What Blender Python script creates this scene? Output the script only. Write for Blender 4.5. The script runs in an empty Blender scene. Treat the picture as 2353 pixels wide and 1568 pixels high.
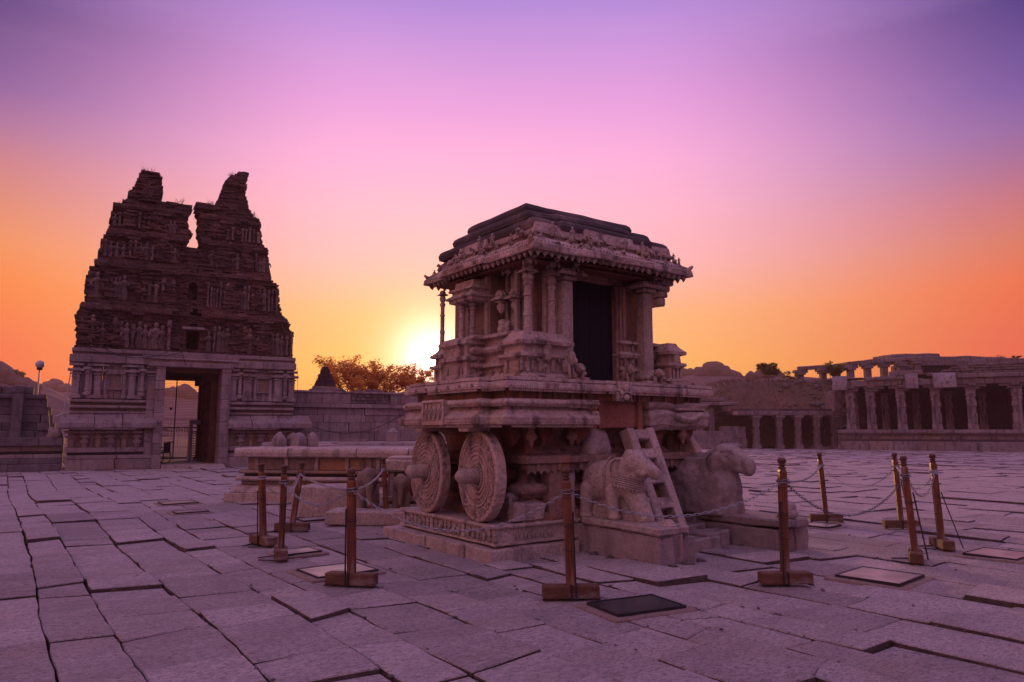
import bpy, bmesh, math, random
from mathutils import Vector, Matrix, noise, Euler
from math import radians as R, sin, cos, pi
rnd = random.Random(11)
sc = bpy.context.scene
COL = sc.collection

# ------------------------------------------------------------------ camera
FPX, EYE, YH, PX0, PY0 = 1650.0, 1.6, 988.0, 1176.5, 784.0     # picture measured at 2353 x 1568
TH = math.atan((YH - PY0) / FPX); CT, ST = cos(TH), sin(TH)
cd = bpy.data.cameras.new('camera'); cam = bpy.data.objects.new('camera', cd); COL.objects.link(cam)
cam.location = (0, 0, EYE); cam.rotation_euler = (pi/2 + TH, 0, 0)
cd.sensor_width = 36; cd.lens = 36 * FPX / 2353; cd.clip_end = 6000; cd.clip_start = 0.05
sc.camera = cam

# ------------------------------------------------------------------ light
SUN_AZ, SUN_EL = R(-6.35), R(5.65)
SUN_DIR = Vector((sin(SUN_AZ)*cos(SUN_EL), cos(SUN_AZ)*cos(SUN_EL), sin(SUN_EL)))
sl = bpy.data.lights.new('sun', 'SUN'); sl.energy = 2.0; sl.angle = R(0.5); sl.color = (1.0, 0.50, 0.22)
so = bpy.data.objects.new('sun', sl); COL.objects.link(so)
so.rotation_euler = (-SUN_DIR).to_track_quat('-Z', 'Y').to_euler()
so.location = (0, 0, 80)
sc.view_settings.view_transform = 'Standard'; sc.view_settings.look = 'None'
sc.view_settings.exposure = 0.0; sc.view_settings.gamma = 1.0; sc.view_settings.use_curve_mapping = False
sc.cycles.max_bounces = 6; sc.cycles.diffuse_bounces = 1; sc.cycles.volume_bounces = 1
sc.cycles.use_denoising = True

def lin(r, g, b):
    f = lambda c: (c/255/12.92) if c/255 <= .04045 else ((c/255+.055)/1.055)**2.4
    return (f(r), f(g), f(b), 1)

W = bpy.data.worlds.new('World'); sc.world = W; W.use_nodes = True
nt = W.node_tree; nt.nodes.clear()
def N(t, **k):
    n = nt.nodes.new(t)
    for a, v in k.items():
        if a[0] == '_': n.inputs[int(a[1:])].default_value = v
        else: setattr(n, a, v)
    return n
def L(a, b): nt.links.new(a, b)
def M(op, a, b=None, c=None):
    n = N('ShaderNodeMath', operation=op)
    for i, v in enumerate((a, b, c)):
        if v is None: continue
        if hasattr(v, 'links'): L(v, n.inputs[i])
        else: n.inputs[i].default_value = v
    return n.outputs[0]
def ramp(fac, stops, interp='LINEAR'):
    n = N('ShaderNodeValToRGB'); L(fac, n.inputs[0]); e = n.color_ramp.elements; n.color_ramp.interpolation = interp
    while len(e) > 1: e.remove(e[-1])
    for i, (p, c) in enumerate(stops):
        if i == 0: e[0].position = p; e[0].color = c
        else: q = e.new(p); q.color = c
    return n.outputs[0]
def mixc(f, a, b, mode='MIX'):
    n = N('ShaderNodeMix', data_type='RGBA', blend_type=mode)
    if hasattr(f, 'links'): L(f, n.inputs[0])
    else: n.inputs[0].default_value = f
    for s, v in ((6, a), (7, b)):
        if hasattr(v, 'links'): L(v, n.inputs[s])
        else: n.inputs[s].default_value = v
    return n.outputs[2]
def smooth(x, a, b):
    n = N('ShaderNodeMapRange', interpolation_type='SMOOTHSTEP'); L(x, n.inputs[0])
    n.inputs[1].default_value = a; n.inputs[2].default_value = b
    return n.outputs[0]
tc = N('ShaderNodeTexCoord'); sep = N('ShaderNodeSeparateXYZ'); L(tc.outputs['Generated'], sep.inputs[0])
el = M('MULTIPLY', M('ARCSINE', sep.outputs[2]), 180/pi)                  # degrees above horizon
az = M('MULTIPLY', M('ARCTAN2', sep.outputs[0], sep.outputs[1]), 180/pi)  # 0 = ahead, + right
e01 = M('DIVIDE', M('MAXIMUM', el, 0.0), 90.0)
def st(l): return [(d/90, lin(*c)) for d, c in l]
mid = ramp(e01, st([(0, (255, 150, 70)), (5, (255, 184, 88)), (9, (255, 184, 124)), (13, (255, 184, 186)), (17, (255, 184, 210)), (21, (252, 176, 224)), (25, (232, 160, 226)), (29, (205, 150, 224)), (33, (168, 134, 220)), (48, (182, 152, 218)), (90, (195, 165, 220))]))
lft = ramp(e01, st([(0, (255, 88, 44)), (5.5, (255, 104, 46)), (9.7, (255, 134, 44)), (12.3, (244, 146, 78)), (15, (220, 134, 108)), (17.3, (200, 124, 130)), (19.5, (165, 110, 150)), (22, (122, 88, 152)), (27, (64, 54, 122)), (35, (120, 98, 175)), (50, (178, 150, 212)), (90, (195, 165, 220))]))
rgt = ramp(e01, st([(0, (240, 74, 50)), (5.5, (240, 88, 52)), (9.7, (242, 108, 56)), (12.3, (218, 118, 88)), (15, (196, 110, 122)), (17.3, (162, 104, 146)), (19.5, (132, 96, 162)), (22, (102, 80, 158)), (27, (52, 50, 128)), (35, (112, 94, 172)), (50, (172, 146, 212)), (90, (195, 165, 220))]))
bckl = ramp(e01, st([(0, (190, 120, 115)), (8, (225, 150, 145)), (20, (228, 160, 170)), (36, (215, 165, 200)), (55, (205, 168, 215)), (90, (195, 165, 220))]))
bckr = ramp(e01, st([(0, (110, 80, 110)), (8, (130, 95, 128)), (20, (145, 108, 148)), (36, (170, 135, 190)), (55, (195, 162, 215)), (90, (195, 165, 220))]))
daz = M('SUBTRACT', az, -3.0)
s_l = smooth(M('MULTIPLY', daz, -1), 9, 40); s_r = smooth(daz, 12, 45)
sky = mixc(s_l, mid, lft); sky = mixc(s_r, sky, rgt)
bck = mixc(smooth(az, -60, 110), bckl, bckr)
sky = mixc(smooth(M('ABSOLUTE', az), 55, 115), sky, bck)
# thin high cirrus streaks
mp = N('ShaderNodeMapping'); L(tc.outputs['Generated'], mp.inputs[0]); mp.inputs['Scale'].default_value = (1.6, 1.2, 9); mp.inputs['Rotation'].default_value = (0, R(12), R(20))
nz = N('ShaderNodeTexNoise'); L(mp.outputs[0], nz.inputs[0]); nz.inputs['Scale'].default_value = 2.2; nz.inputs['Detail'].default_value = 6
cir = M('MULTIPLY', smooth(nz.outputs[0], .50, .78), smooth(el, 12, 24))
sky = mixc(M('MULTIPLY', cir, .05), sky, lin(255, 200, 235))
# glow round the sun
dv = N('ShaderNodeVectorMath', operation='DOT_PRODUCT'); L(tc.outputs['Generated'], dv.inputs[0]); dv.inputs[1].default_value = SUN_DIR
ang = M('MULTIPLY', M('ARCCOSINE', M('MINIMUM', dv.outputs['Value'], 1.0)), 180/pi)
g1 = M('EXPONENT', M('MULTIPLY', M('POWER', M('DIVIDE', ang, 2.1), 1.4), -1.0))
g2 = M('EXPONENT', M('MULTIPLY', M('DIVIDE', ang, 8.0), -1.0))
sky = mixc(M('MULTIPLY', g2, .62), sky, (1.0, .50, .04, 1), 'ADD')
sky = mixc(M('MULTIPLY', g1, 1.0), sky, (2.6, 2.2, 2.3, 1), 'ADD')
disc = smooth(ang, .75, .55)
sky = mixc(disc, sky, (9, 7.5, 4.5, 1), 'ADD')
# below horizon: dark earth tone
sky = mixc(smooth(el, -1.5, -6), sky, (.10, .06, .07, 1))
bg = N('ShaderNodeBackground'); L(sky, bg.inputs[0]); bg.inputs[1].default_value = 1.0
ns = N('ShaderNodeTexSky'); ns.sky_type = 'NISHITA'; ns.sun_disc = False; ns.sun_elevation = SUN_EL; ns.sun_rotation = SUN_AZ; ns.dust_density = 3
bg2 = N('ShaderNodeBackground'); L(ns.outputs[0], bg2.inputs[0]); bg2.inputs[1].default_value = 0.003
ad = N('ShaderNodeAddShader'); L(bg.outputs[0], ad.inputs[0]); L(bg2.outputs[0], ad.inputs[1])
wo = N('ShaderNodeOutputWorld'); L(ad.outputs[0], wo.inputs[0])

# ------------------------------------------------------------------ pixels of the measured picture -> points of the place
def ray(px, py):
    dx = (px-PX0)/FPX; dy = (PY0-py)/FPX
    return Vector((dx, CT-dy*ST, ST+dy*CT))
def ground(px, py, z=0.0):
    d = ray(px, py); t = (z-EYE)/d.z; return Vector((d.x*t, d.y*t, z))
def at(px, py, Y):
    d = ray(px, py); t = Y/d.y; return Vector((d.x*t, Y, EYE+d.z*t))

HAZE_D = .00055
# ------------------------------------------------------------------ materials
def mat(name, base, dark=None, rough=.85, nscale=4, bump=.35, bscale=18, fine=70, stain=None, stain_amt=.5, objvar=.12, coat=0, spec=.3, stretch=None, metallic=0, carve=0, carve_scale=14, speck=0.0, grain=.5, streak=0.0):
    global nt
    m = bpy.data.materials.new(name); m.use_nodes = True; nt = m.node_tree; nt.nodes.clear()
    out = N('ShaderNodeOutputMaterial'); p = N('ShaderNodeBsdfPrincipled'); L(p.outputs[0], out.inputs[0])
    t = N('ShaderNodeTexCoord'); co = t.outputs['Object']
    if stretch:
        q = N('ShaderNodeMapping'); L(co, q.inputs[0]); q.inputs['Scale'].default_value = stretch; co2 = q.outputs[0]
    else: co2 = co
    def noi(scale, detail=5, c=co2, rough_=.6):
        n = N('ShaderNodeTexNoise'); L(c, n.inputs[0]); n.inputs['Scale'].default_value = scale; n.inputs['Detail'].default_value = detail; n.inputs['Roughness'].default_value = rough_
        return n.outputs[0]
    dark = dark or tuple(c*.55 for c in base)
    n1 = noi(nscale); n2 = noi(nscale*5.3, 4)
    f = M('ADD', M('MULTIPLY', smooth(n1, .3, .7), .65), M('MULTIPLY', smooth(n2, .3, .7), .35))
    c = mixc(f, (*dark, 1), (*base, 1))
    if stain:
        s = smooth(noi(nscale*.55, 7), .5, .68)
        c = mixc(M('MULTIPLY', s, stain_amt), c, (*stain, 1))
    if speck:
        s2 = smooth(noi(fine*1.6, 2), .51, .66)
        c = mixc(M('MULTIPLY', s2, speck), c, (*[x*.3 for x in base], 1))
    if grain and bump:
        s3 = smooth(noi(bscale*1.35, 7, rough_=.75), .47, .63)
        c = mixc(M('MULTIPLY', s3, grain), c, (*[x*.42 for x in base], 1))
        s4 = smooth(noi(bscale*.8, 6, rough_=.7), .56, .72)
        c = mixc(M('MULTIPLY', s4, grain*.5), c, (*[min(.85, x*1.45) for x in base], 1))
    if streak:
        q2 = N('ShaderNodeMapping'); L(co, q2.inputs[0]); q2.inputs['Scale'].default_value = (5, 5, .9); n5 = N('ShaderNodeTexNoise'); L(q2.outputs[0], n5.inputs[0]); n5.inputs['Scale'].default_value = 1.0; n5.inputs['Detail'].default_value = 7
        c = mixc(M('MULTIPLY', smooth(n5.outputs[0], .52, .66), streak), c, (.045, .032, .034, 1))
    if objvar:
        oi = N('ShaderNodeObjectInfo')
        v = M('ADD', M('MULTIPLY', oi.outputs['Random'], objvar*2), 1-objvar)
        h = N('ShaderNodeHueSaturation'); L(c, h.inputs['Color']); L(v, h.inputs['Value']); c = h.outputs[0]
    L(c, p.inputs['Base Color'])
    p.inputs['Roughness'].default_value = rough; p.inputs['Metallic'].default_value = metallic
    p.inputs['Specular IOR Level'].default_value = spec
    if bump:
        b1 = noi(bscale, 6, rough_=.65); b2 = noi(fine, 3)
        hgt = M('ADD', M('MULTIPLY', b1, .7), M('MULTIPLY', b2, .3))
        if carve:
            vo = N('ShaderNodeTexVoronoi'); L(co, vo.inputs[0]); vo.inputs['Scale'].default_value = carve_scale; vo.feature = 'SMOOTH_F1'
            hgt = M('ADD', hgt, M('MULTIPLY', vo.outputs['Distance'], carve))
        bp = N('ShaderNodeBump'); L(hgt, bp.inputs['Height']); bp.inputs['Strength'].default_value = bump; bp.inputs['Distance'].default_value = .045 if bscale > 8 else .16
        L(bp.outputs[0], p.inputs['Normal'])
    return m
MT = {}
MT['sand'] = mat('carved_granite', (.70, .52, .45), (.42, .28, .24), nscale=2.2, bscale=22, fine=90, bump=.6, stain=(.36, .17, .09), stain_amt=.6, objvar=.09, carve=1.1, carve_scale=17, speck=.3, streak=.7, grain=.7)
MT['sandplain'] = mat('smooth_granite', (.62, .47, .41), (.40, .30, .27), nscale=3, bscale=19, fine=80, bump=.6, grain=.8, stain=(.34, .19, .12), stain_amt=.35, objvar=.10, speck=.3, streak=.35)
MT['flank'] = mat('joint_shade_stone', (.15, .10, .085), (.05, .034, .028), nscale=5, bscale=14, bump=.6, objvar=0)  # slab flanks: shadow of joints and steps put into the colour
MT['darkblock'] = mat('grimy_dark_granite', (.22, .175, .185), (.12, .095, .105), nscale=1.6, bscale=12, fine=55, bump=.7, stain=(.26, .17, .13), stain_amt=.4, objvar=.2, streak=.4)
MT['plaster'] = mat('ochre_plaster', (.48, .21, .14), (.32, .13, .09), nscale=2.5, bump=.3, stain=(.50, .30, .22), stain_amt=.8, objvar=.05)
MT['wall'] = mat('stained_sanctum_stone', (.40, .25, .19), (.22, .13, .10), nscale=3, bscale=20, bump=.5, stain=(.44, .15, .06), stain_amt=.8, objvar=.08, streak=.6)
MT['soffit'] = mat('orange_lit_tone_stone', (.24, .10, .06), (.12, .05, .035), nscale=3, bscale=16, bump=.6, stain=(.30, .12, .06), stain_amt=.5, objvar=.1)  # reddish stone with the orange light of undersides put into its colour
MT['roof'] = mat('lichen_black_roof_stone', (.105, .078, .075), (.055, .042, .045), nscale=2.4, bscale=14, bump=.5, stain=(.34, .22, .19), stain_amt=.6, objvar=.08)
MT['pave'] = mat('paving_granite', (.52, .42, .41), (.33, .265, .265), nscale=1.3, bscale=15, fine=46, bump=1.0, stain=(.42, .28, .22), stain_amt=.4, objvar=.2, speck=.7, grain=1.0, stretch=(1.0, 1.7, 1))
MT['soil'] = mat('joint_soil', (.055, .032, .022), (.022, .014, .010), nscale=6, bump=.6, bscale=10, stain=(.05, .055, .02), objvar=0)
MT['block'] = mat('dressed_granite', (.42, .325, .31), (.25, .19, .19), nscale=1.6, bscale=12, fine=55, bump=.6, stain=(.30, .17, .11), stain_amt=.45, objvar=.15, speck=.25, streak=.4)
MT['blockwarm'] = mat('rust_stained_granite', (.38, .26, .20), (.20, .14, .12), nscale=1.6, bscale=12, fine=55, bump=.6, stain=(.46, .21, .09), stain_amt=.7, objvar=.13)
MT['brick'] = mat('weathered_brick', (.20, .105, .09), (.045, .030, .036), nscale=1.5, bscale=7, fine=30, bump=1.0, stain=(.24, .10, .07), stain_amt=.5, objvar=.28)
MT['stucco'] = mat('blackened_stucco', (.30, .20, .18), (.045, .03, .032), nscale=2.6, bscale=9, fine=30, bump=.9, stain=(.36, .19, .13), stain_amt=.4, objvar=.3)
MT['mand'] = mat('hall_granite', (.32, .255, .265), (.16, .125, .14), nscale=.9, bscale=5, fine=20, bump=.6, stain=(.26, .15, .10), stain_amt=.4, objvar=.14, streak=.6)
MT['shade'] = mat('shade_toned_stone', (.11, .085, .085), (.06, .048, .05), nscale=1, bscale=5, bump=.5, objvar=.1)  # darker stone copy: shade of recesses and interiors put into the colour
MT['doorwood'] = mat('black_door_boards', (.018, .015, .018), (.010, .008, .010), rough=.75, bump=.2, stretch=(8, 8, .6), objvar=.1)
MT['wood'] = mat('varnished_wood', (.25, .078, .018), (.07, .020, .008), rough=.42, nscale=3, bscale=12, bump=.25, stretch=(5, 5, .7), stain=(.30, .24, .22), stain_amt=.8, objvar=.12, spec=.5)
MT['woodbase'] = mat('worn_wood_base', (.20, .085, .045), (.10, .045, .03), rough=.7, nscale=4, bscale=16, bump=.4, stretch=(1, 3, 3), stain=(.26, .21, .20), stain_amt=.95, objvar=.1)
MT['knob'] = mat('dark_wood_knob', (.14, .06, .035), (.06, .03, .02), rough=.45, bump=.1, objvar=0)
MT['chain'] = mat('galvanised_chain', (.48, .46, .48), (.30, .29, .31), rough=.38, metallic=.85, bump=0, objvar=0)
MT['chaindark'] = mat('tarnished_chain', (.12, .12, .15), (.07, .07, .09), rough=.5, metallic=.6, bump=0, objvar=0)
MT['cable'] = mat('black_cable', (.03, .025, .03), (.02, .02, .02), rough=.5, bump=0, objvar=0)
MT['iron'] = mat('black_iron', (.035, .03, .032), (.02, .02, .02), rough=.5, bump=0, objvar=0)
MT['grey'] = mat('grey_painted_metal', (.55, .52, .56), (.42, .40, .44), rough=.5, bump=0, objvar=0)
MT['mortar'] = mat('mortar_surround', (.30, .21, .17), (.22, .15, .13), nscale=5, bump=.4, objvar=.05)
MT['foliage'] = mat('tree_leaves', (.42, .20, .06), (.24, .11, .03), rough=.6, bump=0, objvar=.1)
MT['leafgreen'] = mat('shrub_leaves', (.10, .12, .02), (.05, .06, .012), rough=.6, bump=0, objvar=.1)
for m_, tc_ in ((MT['foliage'], (.95, .45, .10, 1)), (MT['leafgreen'], (.35, .30, .04, 1))):
  nt = m_.node_tree; p_ = [n for n in nt.nodes if n.type == 'BSDF_PRINCIPLED'][0]; o_ = [n for n in nt.nodes if n.type == 'OUTPUT_MATERIAL'][0]
  tr_ = N('ShaderNodeBsdfTranslucent'); tr_.inputs[0].default_value = tc_; ms_ = N('ShaderNodeMixShader'); ms_.inputs[0].default_value = .6
  L(p_.outputs[0], ms_.inputs[1]); L(tr_.outputs[0], ms_.inputs[2]); L(ms_.outputs[0], o_.inputs[0])
MT['bark'] = mat('bark', (.09, .06, .045), (.05, .035, .03), bump=.6, objvar=0)
MT['drygrass'] = mat('dry_grass', (.20, .115, .08), (.09, .06, .045), nscale=.35, bump=.8, bscale=2, stain=(.10, .085, .03), stain_amt=.6, objvar=0)
MT['hill'] = mat('hill_boulder_rock', (.13, .085, .095), (.06, .042, .05), nscale=.05, bscale=.35, fine=1.2, bump=1.0, stain=(.07, .07, .035), stain_amt=.5, objvar=.1)
MT['rubble'] = mat('rubble_stone', (.26, .20, .19), (.12, .095, .09), nscale=.8, bscale=4, bump=.8, objvar=.2)
def glassmat(name, base, rough):
    global nt
    m = bpy.data.materials.new(name); m.use_nodes = True; nt = m.node_tree
    p = nt.nodes['Principled BSDF']; t = N('ShaderNodeTexCoord'); n = N('ShaderNodeTexNoise'); L(t.outputs['Object'], n.inputs[0]); n.inputs['Scale'].default_value = 3
    c = mixc(smooth(n.outputs[0], .35, .65), (*base, 1), (*[x*.6 for x in base], 1)); L(c, p.inputs['Base Color'])
    L(M('ADD', M('MULTIPLY', n.outputs[0], .12), rough), p.inputs['Roughness']); p.inputs['Specular IOR Level'].default_value = .45
    return m
MT['glass'] = glassmat('sky_tinted_light_glass', (.36, .31, .31), .26)  # pale pink sky reflection put partly into the base colour
MT['glassdark'] = glassmat('dark_light_glass', (.035, .045, .055), .16)

# ------------------------------------------------------------------ mesh builder
class MB:
    def __init__(s): s.v = []; s.f = []
    def add(s, vs, fs, mtx=None):
        o = len(s.v)
        s.v += [tuple(mtx @ Vector(v)) if mtx else tuple(v) for v in vs]
        s.f += [tuple(i+o for i in f) for f in fs]; return s
    def box(s, x0, x1, y0, y1, z0, z1, mtx=None, j=0):
        vs = [(x0, y0, z0), (x1, y0, z0), (x1, y1, z0), (x0, y1, z0), (x0, y0, z1), (x1, y0, z1), (x1, y1, z1), (x0, y1, z1)]
        if j: vs = [(a+rnd.uniform(-j, j), b+rnd.uniform(-j, j), c+rnd.uniform(-j, j)) for a, b, c in vs]
        return s.add(vs, [(3, 2, 1, 0), (4, 5, 6, 7), (0, 1, 5, 4), (1, 2, 6, 5), (2, 3, 7, 6), (3, 0, 4, 7)], mtx)
    def lathe(s, prof, seg=16, mtx=None, cap=True):
        vs = []; fs = []
        for r, z in prof:
            for i in range(seg):
                a = 2*pi*i/seg; vs.append((r*cos(a), r*sin(a), z))
        for k in range(len(prof)-1):
            for i in range(seg):
                j = (i+1) % seg; fs.append((k*seg+i, k*seg+j, (k+1)*seg+j, (k+1)*seg+i))
        if cap:
            fs.append(tuple(reversed(range(seg)))); fs.append(tuple((len(prof)-1)*seg+i for i in range(seg)))
        return s.add(vs, fs, mtx)
    def ball(s, c, r, seg=10, rings=6, mtx=None):
        if not hasattr(r, '__len__'): r = (r, r, r)
        prof = [(max(sin(pi*k/rings), .02), -cos(pi*k/rings)) for k in range(rings+1)]
        m = Matrix.Translation(c) @ Matrix.Diagonal((*r, 1))
        return s.lathe(prof, seg, (mtx @ m) if mtx else m)
    def tube(s, pts, rad, seg=6, close=False):
        n = len(pts); vs = []; fs = []; P = [Vector(p) for p in pts]
        for i, p in enumerate(P):
            if close: d = P[(i+1) % n]-P[i-1]
            else: d = P[min(i+1, n-1)]-P[max(i-1, 0)]
            d.normalize(); up = Vector((0, 0, 1)) if abs(d.z) < .95 else Vector((1, 0, 0))
            a = d.cross(up).normalized(); b = d.cross(a)
            r = rad[i] if hasattr(rad, '__len__') else rad
            for k in range(seg):
                t = 2*pi*k/seg; vs.append(p + a*r*cos(t) + b*r*sin(t))
        m = n if close else n-1
        for i in range(m):
            for k in range(seg):
                l = (k+1) % seg; j = (i+1) % n; fs.append((i*seg+k, i*seg+l, j*seg+l, j*seg+k))
        if not close: fs += [tuple(range(seg)), tuple(reversed([(n-1)*seg+k for k in range(seg)]))]
        return s.add(vs, fs)
    def sweep(s, plan, prof, step=0):
        n = len(plan); nr = []
        for i in range(n):
            p = Vector(plan[i]); q = Vector(plan[(i+1) % n]); d = (q-p).normalized(); nr.append(Vector((d.y, -d.x)))
        pts = []
        for i in range(n):
            a, b = nr[i-1], nr[i]; pts.append((Vector(plan[i]), (a+b)/(1+a.dot(b))))
        if step:
            q = []
            for i in range(n):
                p0, o0 = pts[i]; p1, o1 = pts[(i+1) % n]; k = max(1, int((p1-p0).length/step))
                for t in range(k): q.append((p0.lerp(p1, t/k), o0.lerp(o1, t/k)))
            pts = q; n = len(pts)
        vs = [(p.x+o.x*off, p.y+o.y*off, z) for off, z in prof for p, o in pts]; fs = []
        for k in range(len(prof)-1):
            for i in range(n):
                j = (i+1) % n; fs.append((k*n+i, k*n+j, (k+1)*n+j, (k+1)*n+i))
        fs.append(tuple(reversed(range(n)))); fs.append(tuple((len(prof)-1)*n+i for i in range(n)))
        return s.add(vs, fs)
    def prism(s, prof, u0, u1, mtx=None, axis='x'):
        """profile of (depth, z) pairs run from u0 to u1 along x"""
        n = len(prof); vs = [(u0, d, z) for d, z in prof]+[(u1, d, z) for d, z in prof]
        fs = [(i, (i+1) % n, n+(i+1) % n, n+i) for i in range(n)] + [tuple(reversed(range(n))), tuple(range(n, 2*n))]
        return s.add(vs, fs, mtx)
def fin(me, bevel=0, erode=None, smooth_=False, seed=0, seg=1):
    bm = bmesh.new(); bm.from_mesh(me)
    bmesh.ops.recalc_face_normals(bm, faces=bm.faces)
    if bevel:
        bmesh.ops.bevel(bm, geom=[e for e in bm.edges if e.calc_face_angle(0) > .6], offset=bevel, segments=seg, affect='EDGES', profile=.6, clamp_overlap=True)
    if erode:
        amp, fr, ml, its = erode
        bmesh.ops.triangulate(bm, faces=[f for f in bm.faces if len(f.verts) > 4])
        for _ in range(its):
            es = [e for e in bm.edges if e.calc_length() > ml]
            if not es: break
            bmesh.ops.subdivide_edges(bm, edges=es, cuts=1, use_grid_fill=True)
            bmesh.ops.triangulate(bm, faces=[f for f in bm.faces if len(f.verts) > 4])
        so_ = Vector((seed*3.1, seed*1.7, 0))
        for v in bm.verts:
            v.co += noise.noise_vector(v.co*fr+so_)*amp + noise.noise_vector(v.co*fr*3.1+so_)*amp*.4
    bm.normal_update(); bm.to_mesh(me); bm.free()
    if smooth_:
        for p in me.polygons: p.use_smooth = True
def mk(mb, name, m, parent=None, bevel=0, erode=None, smooth_=False, kind=None, label=None, loc=None, rot=None, seg=1):
    me = bpy.data.meshes.new(name); me.from_pydata(mb.v, [], mb.f)
    fin(me, bevel, erode, smooth_, seed=len(bpy.data.meshes) % 97, seg=seg)
    me.materials.append(MT[m] if isinstance(m, str) else m)
    o = bpy.data.objects.new(name, me); COL.objects.link(o)
    if parent: o.parent = parent
    if kind: o['kind'] = kind
    if label: o['label'] = label
    if loc is not None: o.location = loc
    if rot is not None: o.rotation_euler = rot
    if smooth_ == 'auto': pass
    return o
def inst(src, parent=None, loc=(0, 0, 0), rot=(0, 0, 0), scale=(1, 1, 1), name=None):
    o = src.copy(); COL.objects.link(o)
    o.parent = parent; o.location = loc; o.rotation_euler = rot
    o.scale = scale if hasattr(scale, '__len__') else (scale,)*3
    return o
def thing(name, label, cat, loc=(0, 0, 0), rz=0, group=None, kind=None):
    o = bpy.data.objects.new(name, None); COL.objects.link(o); o.location = loc; o.rotation_euler = (0, 0, rz)
    o.empty_display_size = .1
    tag(o, label, cat, group, kind); return o
def tag(o, label=None, cat=None, group=None, kind=None):
    if label: o['label'] = label
    if cat: o['category'] = cat
    if group: o['group'] = group
    if kind: o['kind'] = kind
    return o
def interp(l, x):
    if x <= l[0][0]: return l[0][1]
    for (a, b), (c, d) in zip(l, l[1:]):
        if x <= c: return b+(d-b)*(x-a)/(c-a) if c > a else d
    return l[-1][1]

# a row of separately cut stones along local x, front face at y = -out
def stones(parent, name, m, u0, u1, z0, z1, y_front, y_back, ln=(.7, 1.5), prof=None, gap=.006, jut=.01, bevel=.012, skip=0, lenvar=True, erode=None, dz=0, tilt=0):
    u = u0; res = []
    while u < u1-.02:
        w = rnd.uniform(*ln); e = u+w
        if u1-e < ln[0]*.6: e = u1
        if rnd.random() >= skip:
            mb = MB(); j = rnd.uniform(-jut, jut)
            if prof: mb.prism([(y_front+j+d, z0+(z1-z0)*t) for d, t in prof]+[(y_back, z1), (y_back, z0)], u+gap, e-gap)
            else: mb.box(u+gap, e-gap, y_front+j, y_back, z0+rnd.uniform(0, dz), z1-.003-rnd.uniform(0, dz))
            if tilt:
                cx = (u+e)/2; T = Matrix.Translation((cx, 0, z0)) @ Matrix.Rotation(rnd.uniform(-tilt, tilt), 4, 'Y') @ Matrix.Translation((-cx, 0, -z0))
                mb.v = [tuple(T @ Vector(v)) for v in mb.v]
            res.append(mk(mb, name, m, parent, bevel=bevel, erode=erode))
        u = e
    return res

# ------------------------------------------------------------------ ground and paving
PAVE_A = R(35.5); CA, SA = cos(PAVE_A), sin(PAVE_A)
def w2p(x, y): return (x*CA+y*SA, -x*SA+y*CA)
def p2w(a, b): return (a*CA-b*SA, a*SA+b*CA)
gm = MB(); n = 40
gm.add([(-415, -26, -.07), (415, -26, -.07), (415, 466, -.07), (-415, 466, -.07)], [(0, 1, 2, 3)])
mk(gm, 'ground', 'soil', kind='structure')
pav = thing('pavement', None, None, (0, 0, 0), PAVE_A, kind='structure')
HOLES = []       # light wells in paving coordinates
LIGHTS = [  # centre, half sizes, rot offset, glass, label
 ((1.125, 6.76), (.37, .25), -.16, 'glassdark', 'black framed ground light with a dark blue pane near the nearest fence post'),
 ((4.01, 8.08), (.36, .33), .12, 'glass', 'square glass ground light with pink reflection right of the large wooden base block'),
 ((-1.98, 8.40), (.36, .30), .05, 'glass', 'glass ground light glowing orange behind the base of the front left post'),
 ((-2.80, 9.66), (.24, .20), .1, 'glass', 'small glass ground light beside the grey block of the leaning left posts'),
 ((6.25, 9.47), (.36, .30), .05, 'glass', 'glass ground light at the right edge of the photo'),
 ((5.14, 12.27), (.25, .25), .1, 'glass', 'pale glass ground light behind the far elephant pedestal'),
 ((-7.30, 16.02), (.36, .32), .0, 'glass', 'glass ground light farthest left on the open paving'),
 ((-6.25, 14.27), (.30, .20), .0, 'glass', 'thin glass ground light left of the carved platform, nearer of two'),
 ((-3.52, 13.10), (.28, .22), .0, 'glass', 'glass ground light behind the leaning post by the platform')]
for (c, h, *_ ) in LIGHTS: HOLES.append((*w2p(*c), h[0]+.06, h[1]+.06))
GEO = []
def bnd(k, b):   # wandering joint line number k
    base = PB[k]
    far = max(0, b-10)
    return base + noise.noise(Vector((base*.5, b*.16, 3.3)))*.16 + noise.noise(Vector((base*2.1, b*.9, 9.1)))*.018
PB = []; a = -34.0
r2 = random.Random(5)
while a < 62: PB.append(a); a += r2.uniform(.42, .74) if a < 14 else r2.uniform(.7, 1.3)
slabs = []
for k in range(len(PB)-1):
    b = -30.0 + r2.random()
    prev_s = r2.uniform(-.12, .12)
    while b < 62:
        ln_ = r2.choice((r2.uniform(.45, .8), r2.uniform(.7, 1.3), r2.uniform(1.0, 2.1)))
        s = r2.uniform(-.14, .14)
        b1 = b+ln_
        ac, bc = (PB[k]+PB[k+1])/2, (b+b1)/2
        x, y = p2w(ac, bc)
        vis = y > 2.2 and abs(x) < y*.78+1.8 and y < 62
        if y > 34 and x < -y*.1-3: vis = False
        if vis: slabs.append((y*y+x*x, k, b, b1, prev_s, s))
        b = b1; prev_s = s
slabs.sort(key=lambda t: t[0])
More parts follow.
